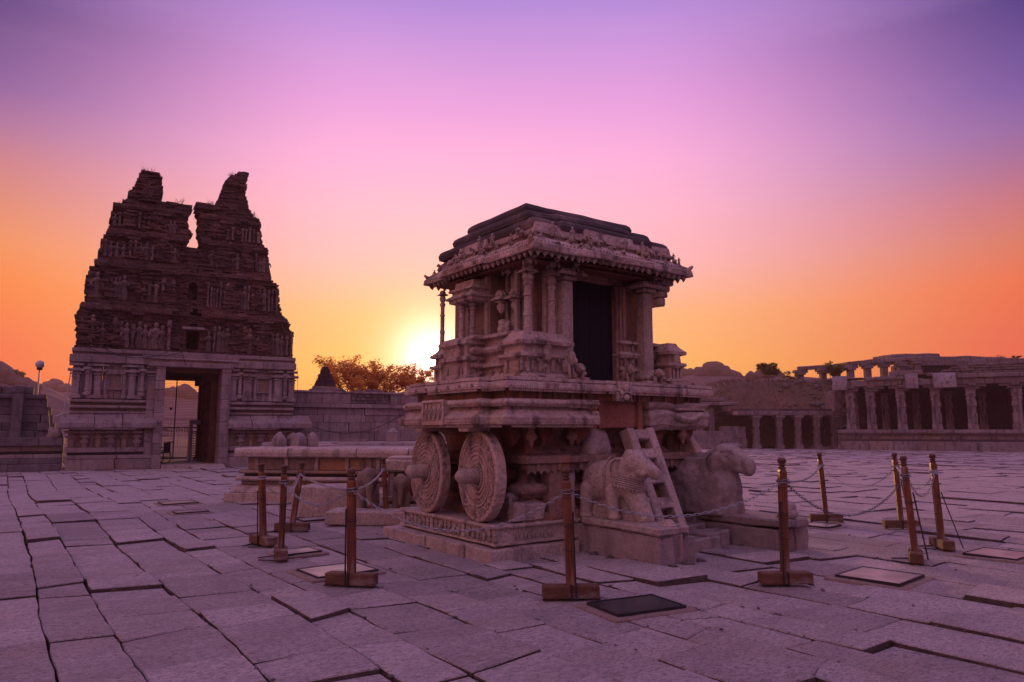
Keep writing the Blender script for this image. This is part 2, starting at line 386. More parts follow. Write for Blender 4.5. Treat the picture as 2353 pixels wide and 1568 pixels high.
def slab_mesh(mb, k, b0, b1, s0, s1, detail, rr):
    """one paving slab between joint lines k and k+1, with worn irregular edges"""
    g = rr.choice((.003, .005, .008, .014)) if detail else .012
    st_ = .22 if detail else 1.2
    n = max(2, int((b1-b0)/st_)); m = max(2, int((PB[k+1]-PB[k])/st_)) if detail else 2
    out = []
    def nz_(a_, b_, sd): return noise.noise(Vector((a_*3.5, b_*3.5, sd)))*(.022 if detail else 0)
    def P_(kk, b_, t): return bnd(kk, b_)
    fl = lambda b_, t0, s: b_ + s*(t0-.5)
    # left side going up, top, right side going down, bottom : counter clockwise from bottom-left
    for i in range(m+1):                      # bottom edge
        t = i/m; al, ar = bnd(k, b0), bnd(k+1, b0); a_ = al+(ar-al)*t; b_ = fl(b0, t, s0)
        out.append((a_, b_+g+nz_(a_, b_, 1)))
    for i in range(1, n):
        b_ = (b0+s0*.5)+((b1+s1*.5)-(b0+s0*.5))*i/n; a_ = bnd(k+1, b_); out.append((a_-g+nz_(a_, b_, 5), b_))
    for i in range(m+1):
        t = 1-i/m; al, ar = bnd(k, b1), bnd(k+1, b1); a_ = al+(ar-al)*t; b_ = fl(b1, t, s1)
        out.append((a_, b_-g+nz_(a_, b_, 1)))
    for i in range(1, n):
        b_ = (b1-s1*.5)+((b0-s0*.5)-(b1-s1*.5))*i/n; a_ = bnd(k, b_); out.append((a_+g+nz_(a_, b_, 5), b_))
    # pull the corner points off the side joints
    cx = sum(p[0] for p in out)/len(out); cy = sum(p[1] for p in out)/len(out)
    for i in (0, m, m+n, 2*m+n if 2*m+n < len(out) else 0):
        x, y = out[i]; out[i] = (x+(g+.006 if x < cx else -g-.006), y)
    h = rr.gauss(0, .010); q = rr.random()
    if q < .05: h -= rr.uniform(.012, .022)
    elif q < .16: h += rr.uniform(.018, .035)
    tx, ty = rr.gauss(0, .009), rr.gauss(0, .011)
    if any(abs(cx-q_[0]) < q_[2]+.75 and abs(cy-q_[1]) < q_[3]+.95 for q_ in HOLES): h, tx, ty = min(h, 0)*.5-.006, 0, 0
    if not detail: h *= .8
    ztop = lambda x, y: h+(x-cx)*tx+(y-cy)*ty + noise.noise(Vector((x*1.1, y*1.1, 7)))*.008
    N_ = len(out); be = .014 if detail else 0
    ring = lambda ins, dz: [(x+(cx-x)/max(.2, math.hypot(cx-x, cy-y))*ins, y+(cy-y)/max(.2, math.hypot(cx-x, cy-y))*ins, ztop(x, y)-dz) for x, y in out]
    vs = [(x, y, -.13) for x, y in out] + ring(0, .009 if detail else 0)
    fs = [(i, (i+1) % N_, N_+(i+1) % N_, N_+i) for i in range(N_)]
    if detail:
        vs += ring(.009, 0); fs += [(N_+i, N_+(i+1) % N_, 2*N_+(i+1) % N_, 2*N_+i) for i in range(N_)]
        fs.append(tuple(range(2*N_, 3*N_)))
    else: fs.append(tuple(range(N_, 2*N_)))
    mb.add(vs, fs)
def shade_sides(me):      # slab flanks get a darker colour that stands in for joint shade
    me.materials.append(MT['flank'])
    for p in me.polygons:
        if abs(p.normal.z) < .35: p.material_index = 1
CH_O = Vector((-0.433, 9.434, 0))      # chariot origin
far = MB(); cnt = 0
for i, (d, k, b0, b1, s0, s1) in enumerate(slabs):
    ac, bc = (PB[k]+PB[k+1])/2, (b0+b1)/2
    if any(abs(ac-ha) < (PB[k+1]-PB[k])/2+hs-.25 and abs(bc-hb) < (b1-b0)/2+ht-.25 for ha, hb, hs, ht in HOLES[:1]) and False: continue
    rr = random.Random(i*7+1)
    x, y = p2w(ac, bc)
    onscreen = y > 4.2 and abs(x) < y*.73+.6
    if cnt < 296 and onscreen:
        mb = MB(); slab_mesh(mb, k, b0, b1, s0, s1, True, rr)
        o = mk(mb, 'paving_stone', 'pave', pav); cnt += 1; shade_sides(o.data)
    else:
        slab_mesh(far, k, b0, b1, s0, s1, y < 30, rr)
shade_sides(mk(far, 'distant_paving', 'pave', pav, kind='stuff').data)

# small weeds and pebbles in the joints
wb = MB()
for i in range(260):
    x = rnd.uniform(-4.5, 5); y = rnd.uniform(4.5, 12); r = rnd.uniform(.006, .022)
    kx, ky = w2p(x, y)
    k = min(range(len(PB)), key=lambda q: abs(PB[q]-kx)); a_ = bnd(k, ky)+rnd.uniform(-.03, .03); xx, yy = p2w(a_, ky)
    wb.ball((xx, yy, rnd.uniform(-.01, .012)), (r*rnd.uniform(.7, 1.4), r, r*.5), 6, 4)
tag(mk(wb, 'pebbles', 'rubble'), kind='stuff')

# ------------------------------------------------------------------ ground light boxes
for (c, h, ro, gl, lab) in LIGHTS:
    t = thing('ground_light', lab, 'ground light', (c[0], c[1], .0), PAVE_A+ro, 'glass covered light boxes let into the paving')
    hx, hy = h
    mb = MB(); mb.box(-hx-.09, hx+.07, -hy-.08, hy+.09, -.05, .010, j=.008); mk(mb, 'mortar_surround', 'mortar', t, bevel=.012, erode=(.01, 5, .12, 2))
    mb = MB()
    w = .013
    for b_ in ((-hx, hx, -hy, -hy+w), (-hx, hx, hy-w, hy), (-hx, -hx+w, -hy+w, hy-w), (hx-w, hx, -hy+w, hy-w)): mb.box(b_[0], b_[1], b_[2], b_[3], .0, .036)
    mk(mb, 'metal_frame', 'iron', t)
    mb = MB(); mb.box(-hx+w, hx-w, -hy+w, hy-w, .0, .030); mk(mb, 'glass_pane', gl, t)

# ------------------------------------------------------------------ shared little carvings
def figure_mesh(mb, h=1.0, pose=0):
    mb.lathe([(.10*h, 0), (.17*h, .02*h), (.15*h, .30*h), (.10*h, .46*h), (.15*h, .64*h), (.12*h, .72*h), (.04*h, .76*h)], 7)
    mb.ball((0, 0, .85*h), (.085*h, .085*h, .11*h), 7, 5)
    for s in (-1, 1):
        mb.tube([(s*.13*h, 0, .68*h), (s*.22*h, -.06*h, .52*h), (s*(.12 if pose else .2)*h, -.12*h, (.62 if pose else .36)*h)], [.045*h, .04*h, .03*h], 5)
    return mb
def animal_mesh(mb):   # small crouching lion or makara lump, faces -y
    mb.ball((0, .1, .28), (.18, .34, .2), 8, 6); mb.ball((0, -.26, .42), (.17, .18, .17), 8, 6); mb.ball((0, -.42, .36), (.09, .1, .08), 6, 4)
    for sx in (-1, 1):
        mb.tube([(sx*.12, -.18, .3), (sx*.13, -.26, .0)], [.08, .06], 5); mb.tube([(sx*.13, .3, .26), (sx*.15, .34, .0)], [.1, .06], 5)
    return mb
FIG = bpy.data.meshes.new('figure'); mb = figure_mesh(MB()); FIG.from_pydata(mb.v, [], mb.f); fin(FIG, smooth_=True)
FIG2 = bpy.data.meshes.new('figure'); mb = figure_mesh(MB(), 1, 1); FIG2.from_pydata(mb.v, [], mb.f); fin(FIG2, smooth_=True)
ANI = bpy.data.meshes.new('carved_beast'); mb = animal_mesh(MB()); ANI.from_pydata(mb.v, [], mb.f); fin(ANI, smooth_=True)
_mc = {}
def put(mesh, name, m, parent, loc, scale=1, rot=(0, 0, 0)):
    key = (mesh.name, m)
    if key not in _mc:
        c = mesh.copy(); c.materials.clear(); c.materials.append(MT[m]); _mc[key] = c
    o = bpy.data.objects.new(name, _mc[key]); COL.objects.link(o); o.parent = parent
    o.location = loc; o.rotation_euler = rot; o.scale = scale if hasattr(scale, '__len__') else (scale,)*3
    return o
# ------------------------------------------------------------------ stone chariot
ch = thing('stone_chariot', 'carved granite temple chariot with two visible disc wheels and a dark stepped roof', 'stone chariot', CH_O, PAVE_A)
def rect(a0, a1, b0, b1): return [(a0, b0), (a1, b0), (a1, b1), (a0, b1)]
# lowest step: long kerb blocks round the plinth
for (x0, x1, y0, y1) in ((-.17, .30, -.54, .05), (-.20, .30, .06, 1.02), (-.22, .3, 1.03, 2.32), (.31, 1.25, -.53, .1), (2.0, 3.2, -.56, .1), (3.21, 4.0, -.75, .8), (3.3, 4.0, .81, 2.3), (.31, 3.29, 1.7, 2.3)):
    mk(MB().box(x0, x1, y0, y1, -.04, .15, j=.006), 'base_stone', 'sandplain', ch, bevel=.012, erode=(.008, 3, .3, 3))
# carved plinth slab
slabpr = [(-.03, .165), (0, .18), (.0, .205), (-.035, .215), (-.035, .372), (0, .382), (.008, .40), (0, .43)]
pl = mk(MB().sweep(rect(-.05, 3.80, -.45, 2.10), slabpr, step=.16), 'plinth_slab', 'sandplain', ch, erode=(.006, 5, .4, 1))
for i in range(21):                                   # relief figures along the left face
    b = -.42+i*.12
    if i % 7 == 6:
        mk(MB().box(-.052, -.025, b-.03, b+.03, .215, .375), 'relief_divider', 'sandplain', ch, bevel=.006); continue
    if rnd.random() < .35: put(ANI, 'relief_beast', 'sandplain', ch, (-.032, b, .215), (.17, .13*rnd.uniform(.8, 1.1), .24), (0, 0, pi+rnd.choice((0, pi))))
    else: put(FIG if i % 2 else FIG2, 'relief_figure', 'sandplain', ch, (-.026, b+rnd.uniform(-.01, .01), .215), (.19*rnd.uniform(.85, 1.2), .19, .165*rnd.uniform(.85, 1.02)), (0, 0, -pi/2+rnd.uniform(-.3, .3)))
for i in range(5): put(ANI, 'relief_beast', 'sandplain', ch, (.32+i*.13, -.425, .225), (.14, .08, .22), (0, 0, pi/2))
# rock lumps and short supports at the front
def lump(name, m, parent, c, r, seed, amp=.25, sub=3, flat=.0):
    bm = bmesh.new(); bmesh.ops.create_icosphere(bm, subdivisions=sub, radius=1)
    for v in bm.verts:
        d = 1+noise.noise(v.co*1.3+Vector((seed, 0, 0)))*amp*1.6+noise.noise(v.co*3.7+Vector((seed, 5, 0)))*amp*.5
        q = v.co*d; q = Vector([max(-.8, min(.8, x)) for x in q])*1.2 if flat else q
        v.co = Vector((q.x*r[0]+c[0], q.y*r[1]+c[1], q.z*r[2]+c[2]))
    me = bpy.data.meshes.new(name); bm.to_mesh(me); bm.free(); me.materials.append(MT[m])
    if not flat:
        for p in me.polygons: p.use_smooth = True
    o = bpy.data.objects.new(name, me); COL.objects.link(o); o.parent = parent; return o
mk(MB().box(.80, 1.02, -.46, -.2, .43, 1.10, j=.02), 'support_block', 'wall', ch, bevel=.02, erode=(.02, 4, .15, 3))
mk(MB().box(1.05, 1.30, -.42, -.15, .43, 1.12, j=.03), 'support_block', 'sandplain', ch, bevel=.02, erode=(.025, 4, .15, 3))
mk(MB().box(.25, .74, -.44, .0, .43, .66, j=.03), 'broken_block', 'sandplain', ch, bevel=.02, erode=(.035, 5, .12, 4))
put(ANI, 'broken_relief', 'sandplain', ch, (.42, -.22, .64), .36, (0, 0, pi/2))
mk(MB().box(1.75, 2.7, -.5, -.1, .43, .8, j=.04), 'rough_block', 'wall', ch, bevel=.02, erode=(.04, 5, .14, 3))
# underbody with its mouldings
core = [(.16, .43), (.16, .52), (.10, .55), (.0, .60), (.0, .68), (.10, .72), (.16, .79), (.10, .86), (.0, .89), (-.02, .93), (-.02, 1.10), (.04, 1.13), (.04, 1.16), (.17, 1.17), (.17, 1.27), (.02, 1.29), (-.06, 1.38), (-.02, 1.52), (.12, 1.66)]
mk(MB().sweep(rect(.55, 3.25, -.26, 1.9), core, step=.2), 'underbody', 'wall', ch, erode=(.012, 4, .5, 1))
# fluted bulb between the wheels and the supports
bp_ = [(.10, .0), (.28, .02), (.24, .06), (.14, .10), (.12, .14), (.27, .18), (.31, .23), (.27, .28), (.13, .32), (.10, .42)]
m_ = MB().lathe([(r*(1), z) for r, z in bp_], 20, Matrix.Translation((.62, -.22, .60)) @ Matrix.Diagonal((1, .8, 1, 1)))
mk(m_, 'lotus_bulb', 'wall', ch, smooth_=True, erode=(.012, 12, .5, 0))
# beam with scalloped valance below it
mk(MB().box(.40, 1.95, -.52, -.30, 1.165, 1.262), 'front_beam', 'wall', ch, bevel=.008, erode=(.006, 4, .25, 3))
mk(MB().box(2.55, 3.55, -.52, -.30, 1.165, 1.262), 'front_beam', 'wall', ch, bevel=.008, erode=(.006, 4, .25, 3))
for x0, x1 in ((.45, 1.5), (2.6, 3.45)):
    mk(MB().box(x0, x1, -.47, -.32, 1.09, 1.16), 'frieze_band', 'wall', ch, bevel=.005)
    n_ = int((x1-x0)/.105); mb = MB()
    for i in range(n_):
        c_ = x0+.06+i*.105
        pts = [(-.455, 1.095)]
        vs = [(c_-.052, 1.10), (c_-.05, 1.065)]+[(c_+.05*cos(pi-pi*t/6), 1.065-.0+(-1)*.04*sin(pi*t/6)*(-1)) for t in range(1, 6)]+[(c_+.05, 1.065), (c_+.052, 1.10)]
        vs = [(c_-.052, 1.10)]+[(c_+.052*cos(pi+pi*t/8)*1.0, 1.03+.045*abs(cos(pi*t/8))**1.5*-1+.045) for t in range(9)]+[(c_+.052, 1.10)]
        k = len(vs); o_ = len(mb.v)
        mb.v += [(x, -.47, z) for x, z in vs]+[(x, -.42, z) for x, z in vs]
        mb.f += [tuple(o_+q for q in range(k)), tuple(o_+k+q for q in reversed(range(k)))]+[(o_+q, o_+(q+1) % k, o_+k+(q+1) % k, o_+k+q) for q in range(k)]
    mk(mb, 'scalloped_valance', 'wall', ch, kind='stuff')
    for i in range(3): mk(MB().box(x0+.12+i*.36, x0+.17+i*.36, -.5, -.46, 1.07, 1.165), 'bracket', 'wall', ch, bevel=.006)
# hanging lotus pendants and corner brackets under the platform
pend = [(.05, 0), (.065, -.03), (.04, -.06), (.055, -.10), (.085, -.14), (.07, -.18), (.03, -.21), (.035, -.235), (.006, -.30)]
for (x, y) in ((.50, -.47), (3.35, -.5), (.28, .62), (1.2, -.45)):
    mk(MB().lathe([(r*.95, 1.66+z) for r, z in reversed(pend)], 12, Matrix.Translation((x, y, 0))), 'lotus_pendant', 'wall', ch, smooth_=True)
for (x, y, sx) in ((.34, -.36, 1), (.75, -.46, 1), (1.32, -.5, 1.6), (2.9, -.45, 1), (3.5, -.5, 1)):
    vs = [(-.12*sx, 1.66), (.12*sx, 1.66), (.10*sx, 1.55), (.02, 1.45), (-.05, 1.38), (-.07*sx, 1.50)]
    k = len(vs); mb = MB(); mb.v = [(x+u, y, z) for u, z in vs]+[(x+u, y+.25, z) for u, z in vs]
    mb.f = [tuple(range(k)), tuple(range(2*k-1, k-1, -1))]+[(q, (q+1) % k, k+(q+1) % k, k+q) for q in range(k)]
    mk(mb, 'corbel', 'soffit', ch, bevel=.012, erode=(.02, 5, .08, 2))
# rock behind the ladder
lump('rough_stone', 'sandplain', ch, (1.72, -.25, 1.45), (.26, .22, .34), 3, .3)
lump('rough_stone', 'soffit', ch, (1.95, -.12, 1.1), (.36, .22, .4), 5, .3)
lump('rough_stone', 'soffit', ch, (2.45, -.05, 1.2), (.4, .22, .4), 8, .3)
# platform: left part wraps the near corner, middle is plastered and recessed, right part is broken
lowp = [(.02, 1.655), (.10, 1.66), (.125, 1.672), (.125, 1.755), (.10, 1.775), (.055, 1.80), (.03, 1.835), (.035, 1.85), (-.01, 1.862), (-.01, 1.885), (.05, 1.895), (.078, 1.93), (.078, 1.95), (.05, 1.985), (-.01, 1.995)]
planL = [(0, -.65), (1.33, -.65), (1.42, -.3), (1.42, 1.95), (0, 1.95), (0, 1.55), (-.17, 1.55), (-.17, -.30), (0, -.30)]
mk(MB().sweep(planL, lowp, step=.14), 'lower_cornice', 'sand', ch, erode=(.006, 4, .4, 1))
# ribbed torus end and ragged tail at the broken front edge
mb = MB()
for i in range(15): mb.tube([(.98+i*.032, -.70, 1.89), (.995+i*.032, -.735, 1.94), (1.01+i*.032, -.70, 1.99)], .014, 5)
mk(mb, 'ribbed_moulding', 'sand', ch, kind='stuff')
mk(MB().box(1.32, 1.47, -.72, -.3, 1.70, 1.84, j=.03), 'broken_edge', 'sand', ch, bevel=.02, erode=(.03, 7, .06, 4))
mk(MB().box(1.42, 2.55, -.46, .1, 1.62, 2.01, j=.01), 'plastered_panel', 'plaster', ch, bevel=.01, erode=(.012, 3, .15, 4))
mk(MB().box(1.66, 1.74, -.50, -.46, 1.62, 2.0), 'plaster_jamb', 'plaster', ch, bevel=.01, erode=(.008, 7, .1, 3))
mk(MB().box(2.40, 2.50, -.52, -.46, 1.40, 2.0), 'plaster_jamb', 'plaster', ch, bevel=.01, erode=(.008, 7, .1, 3))
planR = [(2.58, -.58), (3.75, -.62), (3.75, 1.95), (2.58, 1.95)]
mk(MB().sweep(planR, [(-.06, 1.60), (.02, 1.66), (.04, 1.74), (.06, 1.80), (.02, 1.86), (-.02, 1.88), (.03, 1.92), (.05, 1.97), (.0, 2.0)], step=.1), 'broken_cornice', 'sandplain', ch, erode=(.04, 3.2, .12, 3))
mb = MB()       # curled hanging volute left on the broken corner
for k in range(7): mb.tube([(3.02+.08*k, -.66, 1.80-.05*sin(pi*k/6)), (3.10+.08*k, -.68, 1.80-.05*sin(pi*(k+1)/6))], .05, 6)
mk(mb, 'volute', 'sandplain', ch, erode=(.015, 6, .3, 1))
mk(MB().box(3.05, 3.72, -.66, -.6, 1.885, 1.925), 'cornice_lip', 'sandplain', ch, bevel=.01, erode=(.01, 6, .1, 2))
planF = [(0, -.65), (1.62, -.65), (1.62, -.70), (2.12, -.70), (2.12, -.65), (3.78, -.65), (3.78, 1.95), (0, 1.95), (0, 1.5), (-.17, 1.5), (-.17, -.28), (0, -.28)]
mk(MB().sweep(planF, [(-.11, 1.99), (-.09, 2.06), (-.09, 2.118)], step=.3), 'recess_band', 'wall', ch, erode=(.004, 4, .4, 1))
mk(MB().sweep(planF, [(.02, 2.115), (.06, 2.118), (.065, 2.15), (.05, 2.20), (.03, 2.215), (.045, 2.225), (.04, 2.262), (.0, 2.268)], step=.14), 'floor_ledge', 'sand', ch, erode=(.006, 4, .4, 1))
def along(plan, step, off):
    """points at a regular step round a closed plan, pushed outwards by off; yields x, y, heading"""
    n = len(plan)
    for i in range(n):
        p = Vector(plan[i]); q = Vector(plan[(i+1) % n]); d = q-p; l = d.length; d.normalize(); nn = Vector((d.y, -d.x))
        k = max(1, int(l/step))
        for t in range(k):
            c = p+d*(l*(t+.5)/k)+nn*off; yield c.x, c.y, math.atan2(d.y, d.x)
mb = MB()
for x, y, h in along(planF, .035, .035):
    if y < 1.0: mb.box(-.011, .011, -.014, .014, 2.085, 2.117, Matrix.Translation((x, y, 0)) @ Matrix.Rotation(h, 4, 'Z'))
mk(mb, 'dentil_row', 'sand', ch, kind='stuff')
mb = MB()
for x, y, h in along(planL, .03, .085):
    if y < 1.96 and x < 1.4: mb.box(-.009, .009, -.012, .012, 1.63, 1.66, Matrix.Translation((x, y, 0)) @ Matrix.Rotation(h, 4, 'Z'))
mk(mb, 'dentil_row', 'sand', ch, kind='stuff')
mb = MB()
for x, y, h in along(planL, .05, .128):
    mb.ball((x, y, 1.737), .008, 5, 4)
    mb.ball((x, y, 1.70), (.014, .014, .01), 5, 4)
mk(mb, 'bead_row', 'sand', ch, kind='stuff')
for x in (.25, .55, .8, 1.1, 1.3, 2.35, 2.65, 2.9, 3.15, 3.4, 3.65): mk(MB().box(x-.02, x+.02, -.60, -.55, 1.995, 2.112), 'pilaster_strip', 'wall', ch, bevel=.004)
# carved boss in the middle of the front ledge
mb = MB(); mb.box(1.74, 2.02, -.79, -.68, 1.98, 2.11); mb.box(1.76, 2.0, -.80, -.7, 2.11, 2.25); mk(mb, 'carved_boss', 'sand', ch, bevel=.012, erode=(.01, 8, .08, 2))
mb = MB(); mb.ball((1.88, -.81, 2.04), (.06, .04, .05), 10, 6); mb.ball((1.88, -.82, 2.17), (.05, .04, .06), 10, 6); mb.ball((1.80, -.81, 2.1), (.03, .03, .04), 8, 5); mb.ball((1.96, -.81, 2.1), (.03, .03, .04), 8, 5); mb.tube([(1.78, -.80, 2.0), (1.82, -.82, 2.1), (1.88, -.83, 2.12), (1.94, -.82, 2.1), (1.98, -.80, 2.0)], .016, 6)
mk(mb, 'boss_head', 'sand', ch, smooth_=True)
# relief panel and wheel brackets on the left side
mb = MB(); mb.box(-.28, -.10, .42, .98, 1.70, 1.99); mk(mb, 'relief_panel', 'sand', ch, bevel=.012, erode=(.008, 6, .12, 2))
for i in range(4): put(FIG, 'relief_figure', 'sand', ch, (-.285, .52+i*.12, 1.73), (.20, .14, .23), (0, 0, -pi/2))
mb = MB(); mb.box(-.31, -.28, .40, 1.0, 1.66, 1.71); mb.box(-.31, -.28, .40, 1.0, 1.965, 2.0); mb.box(-.31, -.28, .40, .44, 1.711, 1.964); mb.box(-.31, -.28, .96, 1.0, 1.711, 1.964); mk(mb, 'panel_frame', 'sand', ch, bevel=.006)
for b in (0.0, 1.22): mk(MB().prism([(b-.15, 1.655), (b-.11, 1.575), (b+.11, 1.575), (b+.15, 1.655)], -.24, .1), 'wheel_bracket', 'sand', ch, bevel=.008)
# wheels
def make_wheel():
    pr_ = [(.02, -.10), (.105, -.10), (.115, -.02), (.12, -.005), (.19, -.012), (.215, .006), (.235, .006), (.245, -.016), (.262, -.016), (.275, .006), (.30, .008), (.31, -.012), (.37, -.012), (.38, .008), (.398, .008), (.405, -.014), (.53, -.014), (.536, .004), (.565, 0), (.58, -.012), (.58, -.135), (.56, -.15), (.02, -.15)]
    m = MB().lathe(pr_, 56, Matrix.Rotation(-pi/2, 4, 'Y') , cap=False)
    w = mk(m, 'wheel', 'sand', ch, erode=(.004, 5, .5, 0))
    w.data.materials[0] = MT['sand']
    for p in w.data.polygons: p.use_smooth = False
    hb = MB().lathe([(.10, -.12), (.108, .0), (.100, .02), (.098, .20), (.088, .235), (.06, .265), (.045, .27), (.04, .285), (.01, .29)], 24, Matrix.Rotation(-pi/2, 4, 'Y'))
    mk(hb, 'hub', 'sandplain', w, smooth_=True, erode=(.004, 7, .5, 0))
    v = MB(); nw = 13; pts = []
    for i in range(nw*8):
        t = 2*pi*i/(nw*8); r = .467+.036*sin(nw*t); pts.append((-.006, r*cos(t), r*sin(t)))
    v.tube(pts, .010, 5, close=True)
    for i in range(nw*2):
        t = 2*pi*(i+.5)/(nw*2); sg = 1 if i % 2 == 0 else -1; r = .467-sg*.020
        c_ = [(-.008, (r+.024*cos(q))*cos(t)-.024*sin(q)*sin(t), (r+.024*cos(q))*sin(t)+.024*sin(q)*cos(t)) for q in (0, 1.3, 2.6, 3.9, 5.2)]
        v.tube(c_, .009, 5)
    mk(v, 'carved_vine', 'sand', w, kind='stuff')
    v = MB()
    for i in range(40):
        t = 2*pi*i/40; v.ball((-.006, .335*cos(t), .335*sin(t)), (.008, .016, .016), 6, 4)
    for i in range(64):
        t = 2*pi*i/64; v.ball((.0, .54*cos(t), .54*sin(t)), (.006, .013, .013), 5, 4)
    for i in range(24):
        t = 2*pi*i/24; v.ball((-.004, .16*cos(t), .16*sin(t)), (.008, .02, .02), 5, 4)
    mk(v, 'carved_rosettes', 'sand', w, kind='stuff')
    return w
wh = make_wheel(); wh.location = (-.05, -.02, 1.01); wh.rotation_euler = (0, 0, R(-7))
def dup_part(src, loc, rot=(0, 0, 0), scale=None):
    o = src.copy(); COL.objects.link(o); o.location = loc; o.rotation_euler = rot
    if scale: o.scale = scale
    for c in list(src.children):
        q = c.copy(); COL.objects.link(q); q.parent = o
    return o
dup_part(wh, (-.06, 1.32, 1.01), (R(37), 0, R(-6))); dup_part(wh, (3.78, 0, 1.01), (0, 0, pi)); dup_part(wh, (3.78, 1.32, 1.01), (R(17), 0, pi))
# axle blocks behind the wheels
for b in (0, 1.32): mk(MB().lathe([(.09, .21), (.09, 3.57)], 16, Matrix.Translation((0, b, 1.01)) @ Matrix.Rotation(pi/2, 4, 'Y')), 'axle', 'soffit', ch)

# ---- shrine on top
FZ = 2.262
baseplan = [(.52, -.12), (1.36, -.12), (1.36, .9), (2.46, .9), (2.46, -.12), (3.22, -.12), (3.22, 1.85), (.52, 1.85), (.52, 1.42), (.36, 1.42), (.36, .68), (.52, .68)]
basepr = [(.06, FZ), (.06, FZ+.07), (.02, FZ+.09), (-.02, FZ+.13), (-.02, FZ+.20), (.05, FZ+.22), (.05, FZ+.27), (-.02, FZ+.29), (-.03, FZ+.38), (.05, FZ+.42), (.07, FZ+.46), (.05, FZ+.50), (-.02, FZ+.52), (-.02, FZ+.60), (.06, FZ+.63), (.05, FZ+.67), (-.05, FZ+.70)]
mk(MB().sweep(baseplan, basepr, step=.16), 'shrine_base', 'sand', ch, erode=(.006, 5, .4, 1))
SHR0 = set(ch.children)
wallplan = [(.86, .02), (1.40, .02), (1.40, .42), (2.38, .42), (2.38, .02), (2.92, .02), (2.92, 1.72), (.60, 1.72), (.60, .72), (.86, .72)]
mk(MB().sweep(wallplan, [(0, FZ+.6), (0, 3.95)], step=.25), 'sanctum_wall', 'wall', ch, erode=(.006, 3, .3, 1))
mk(MB().box(1.41, 2.37, .02, .30, FZ+.01, 3.84), 'door_recess', 'doorwood', ch)
for i in range(4): mk(MB().box(1.42+i*.235, 1.651+i*.235, -.01+rnd.uniform(0, .006), .018, FZ+.01, 3.80), 'door_board', 'doorwood', ch, bevel=.003)
mk(MB().box(1.40, 2.48, -.10, .40, 3.78, 3.95), 'door_lintel', 'wall', ch, bevel=.012, erode=(.008, 4, .2, 3))
mk(MB().box(1.46, 2.42, -.16, -.1, 3.82, 3.90), 'lintel_band', 'wall', ch, bevel=.012)
for s_, x0 in ((1, 2.34), (-1, 1.36)):
    for i in range(3):
        xa = x0+i*.055*s_ if s_ > 0 else x0+(2-i)*.0-.0+i*.0
        if s_ > 0: mk(MB().box(x0+i*.06, x0+i*.06+.055, -.10+.05*(2-i)*0-.02*i, .1, FZ+.005, 3.775), 'door_jamb', 'wall', ch, bevel=.008, erode=(.004, 6, .2, 3))
# pilasters on walls
def pilaster(x, y, w, d, z0, z1, m='sandplain', cap=True, name='pilaster'):
    mb = MB(); mb.box(x-w/2, x+w/2, y-d/2, y+d/2, z0, z1)
    mk(mb, name, m, ch, bevel=w*.16, erode=(.004, 5, .25, 3))
    if cap: capital(x, y, z1, max(w, d)*1.15)
def capital(x, y, z, s, m='sand'):
    mb = MB()
    mb.box(x-s*.55, x+s*.55, y-s*.55, y+s*.55, z-.0, z+s*.22)
    mb.box(x-s*.95, x+s*.95, y-s*.95, y+s*.95, z+s*.25, z+s*.38); mb.box(x-s*.8, x+s*.8, y-s*.8, y+s*.8, z+s*.38, z+s*.55)
    mk(mb, 'capital', m, ch, bevel=.008, erode=(.006, 9, .1, 2))
    mb = MB()
    for q in range(8):
        t = q*pi/4+.2; mb.ball((x+s*.5*cos(t), y+s*.5*sin(t), z+s*.82), (s*.26, s*.26, s*.3), 6, 5)
    mb.box(x-s*.4, x+s*.4, y-s*.4, y+s*.4, z+s*.5, z+s*1.3)
    mk(mb, 'capital_leaves', m, ch, smooth_=False)
    mb = MB()
    for q in range(7):
        for e in (-1, 1):
            mb.box(x-s*.95+q*s*.29, x-s*.95+q*s*.29+s*.14, y+e*s*.9-.01, y+e*s*.9+.01, z+s*.18, z+s*.26)
            mb.box(x+e*s*.9-.01, x+e*s*.9+.01, y-s*.95+q*s*.29, y-s*.95+q*s*.29+s*.14, z+s*.18, z+s*.26)
    mk(mb, 'capital_fringe', m, ch, kind='stuff')
def colonnette(x, y, z0, z1, r=.055, m='sandplain'):
    h = z1-z0
    pr_ = [(r*1.5, 0), (r*1.5, .04), (r*1.05, .05), (r*1.2, .10), (r, .12), (r, .30*h), (r*1.15, .31*h), (r*1.15, .36*h), (r*.95, .37*h), (r*.92, .62*h), (r*1.2, .64*h), (r*.9, .67*h), (r*.9, .80*h), (r*1.25, .83*h), (r*1.25, .86*h), (r*.8, .88*h), (r*1.35, .93*h), (r*1.35, .96*h), (r*1.0, h)]
    mk(MB().lathe([(a, z0+b) for a, b in pr_], 12, Matrix.Translation((x, y, 0))), 'colonnette', m, ch, erode=(.004, 8, .5, 0))
    capital(x, y, z1, r*1.9)
ZC = 3.70
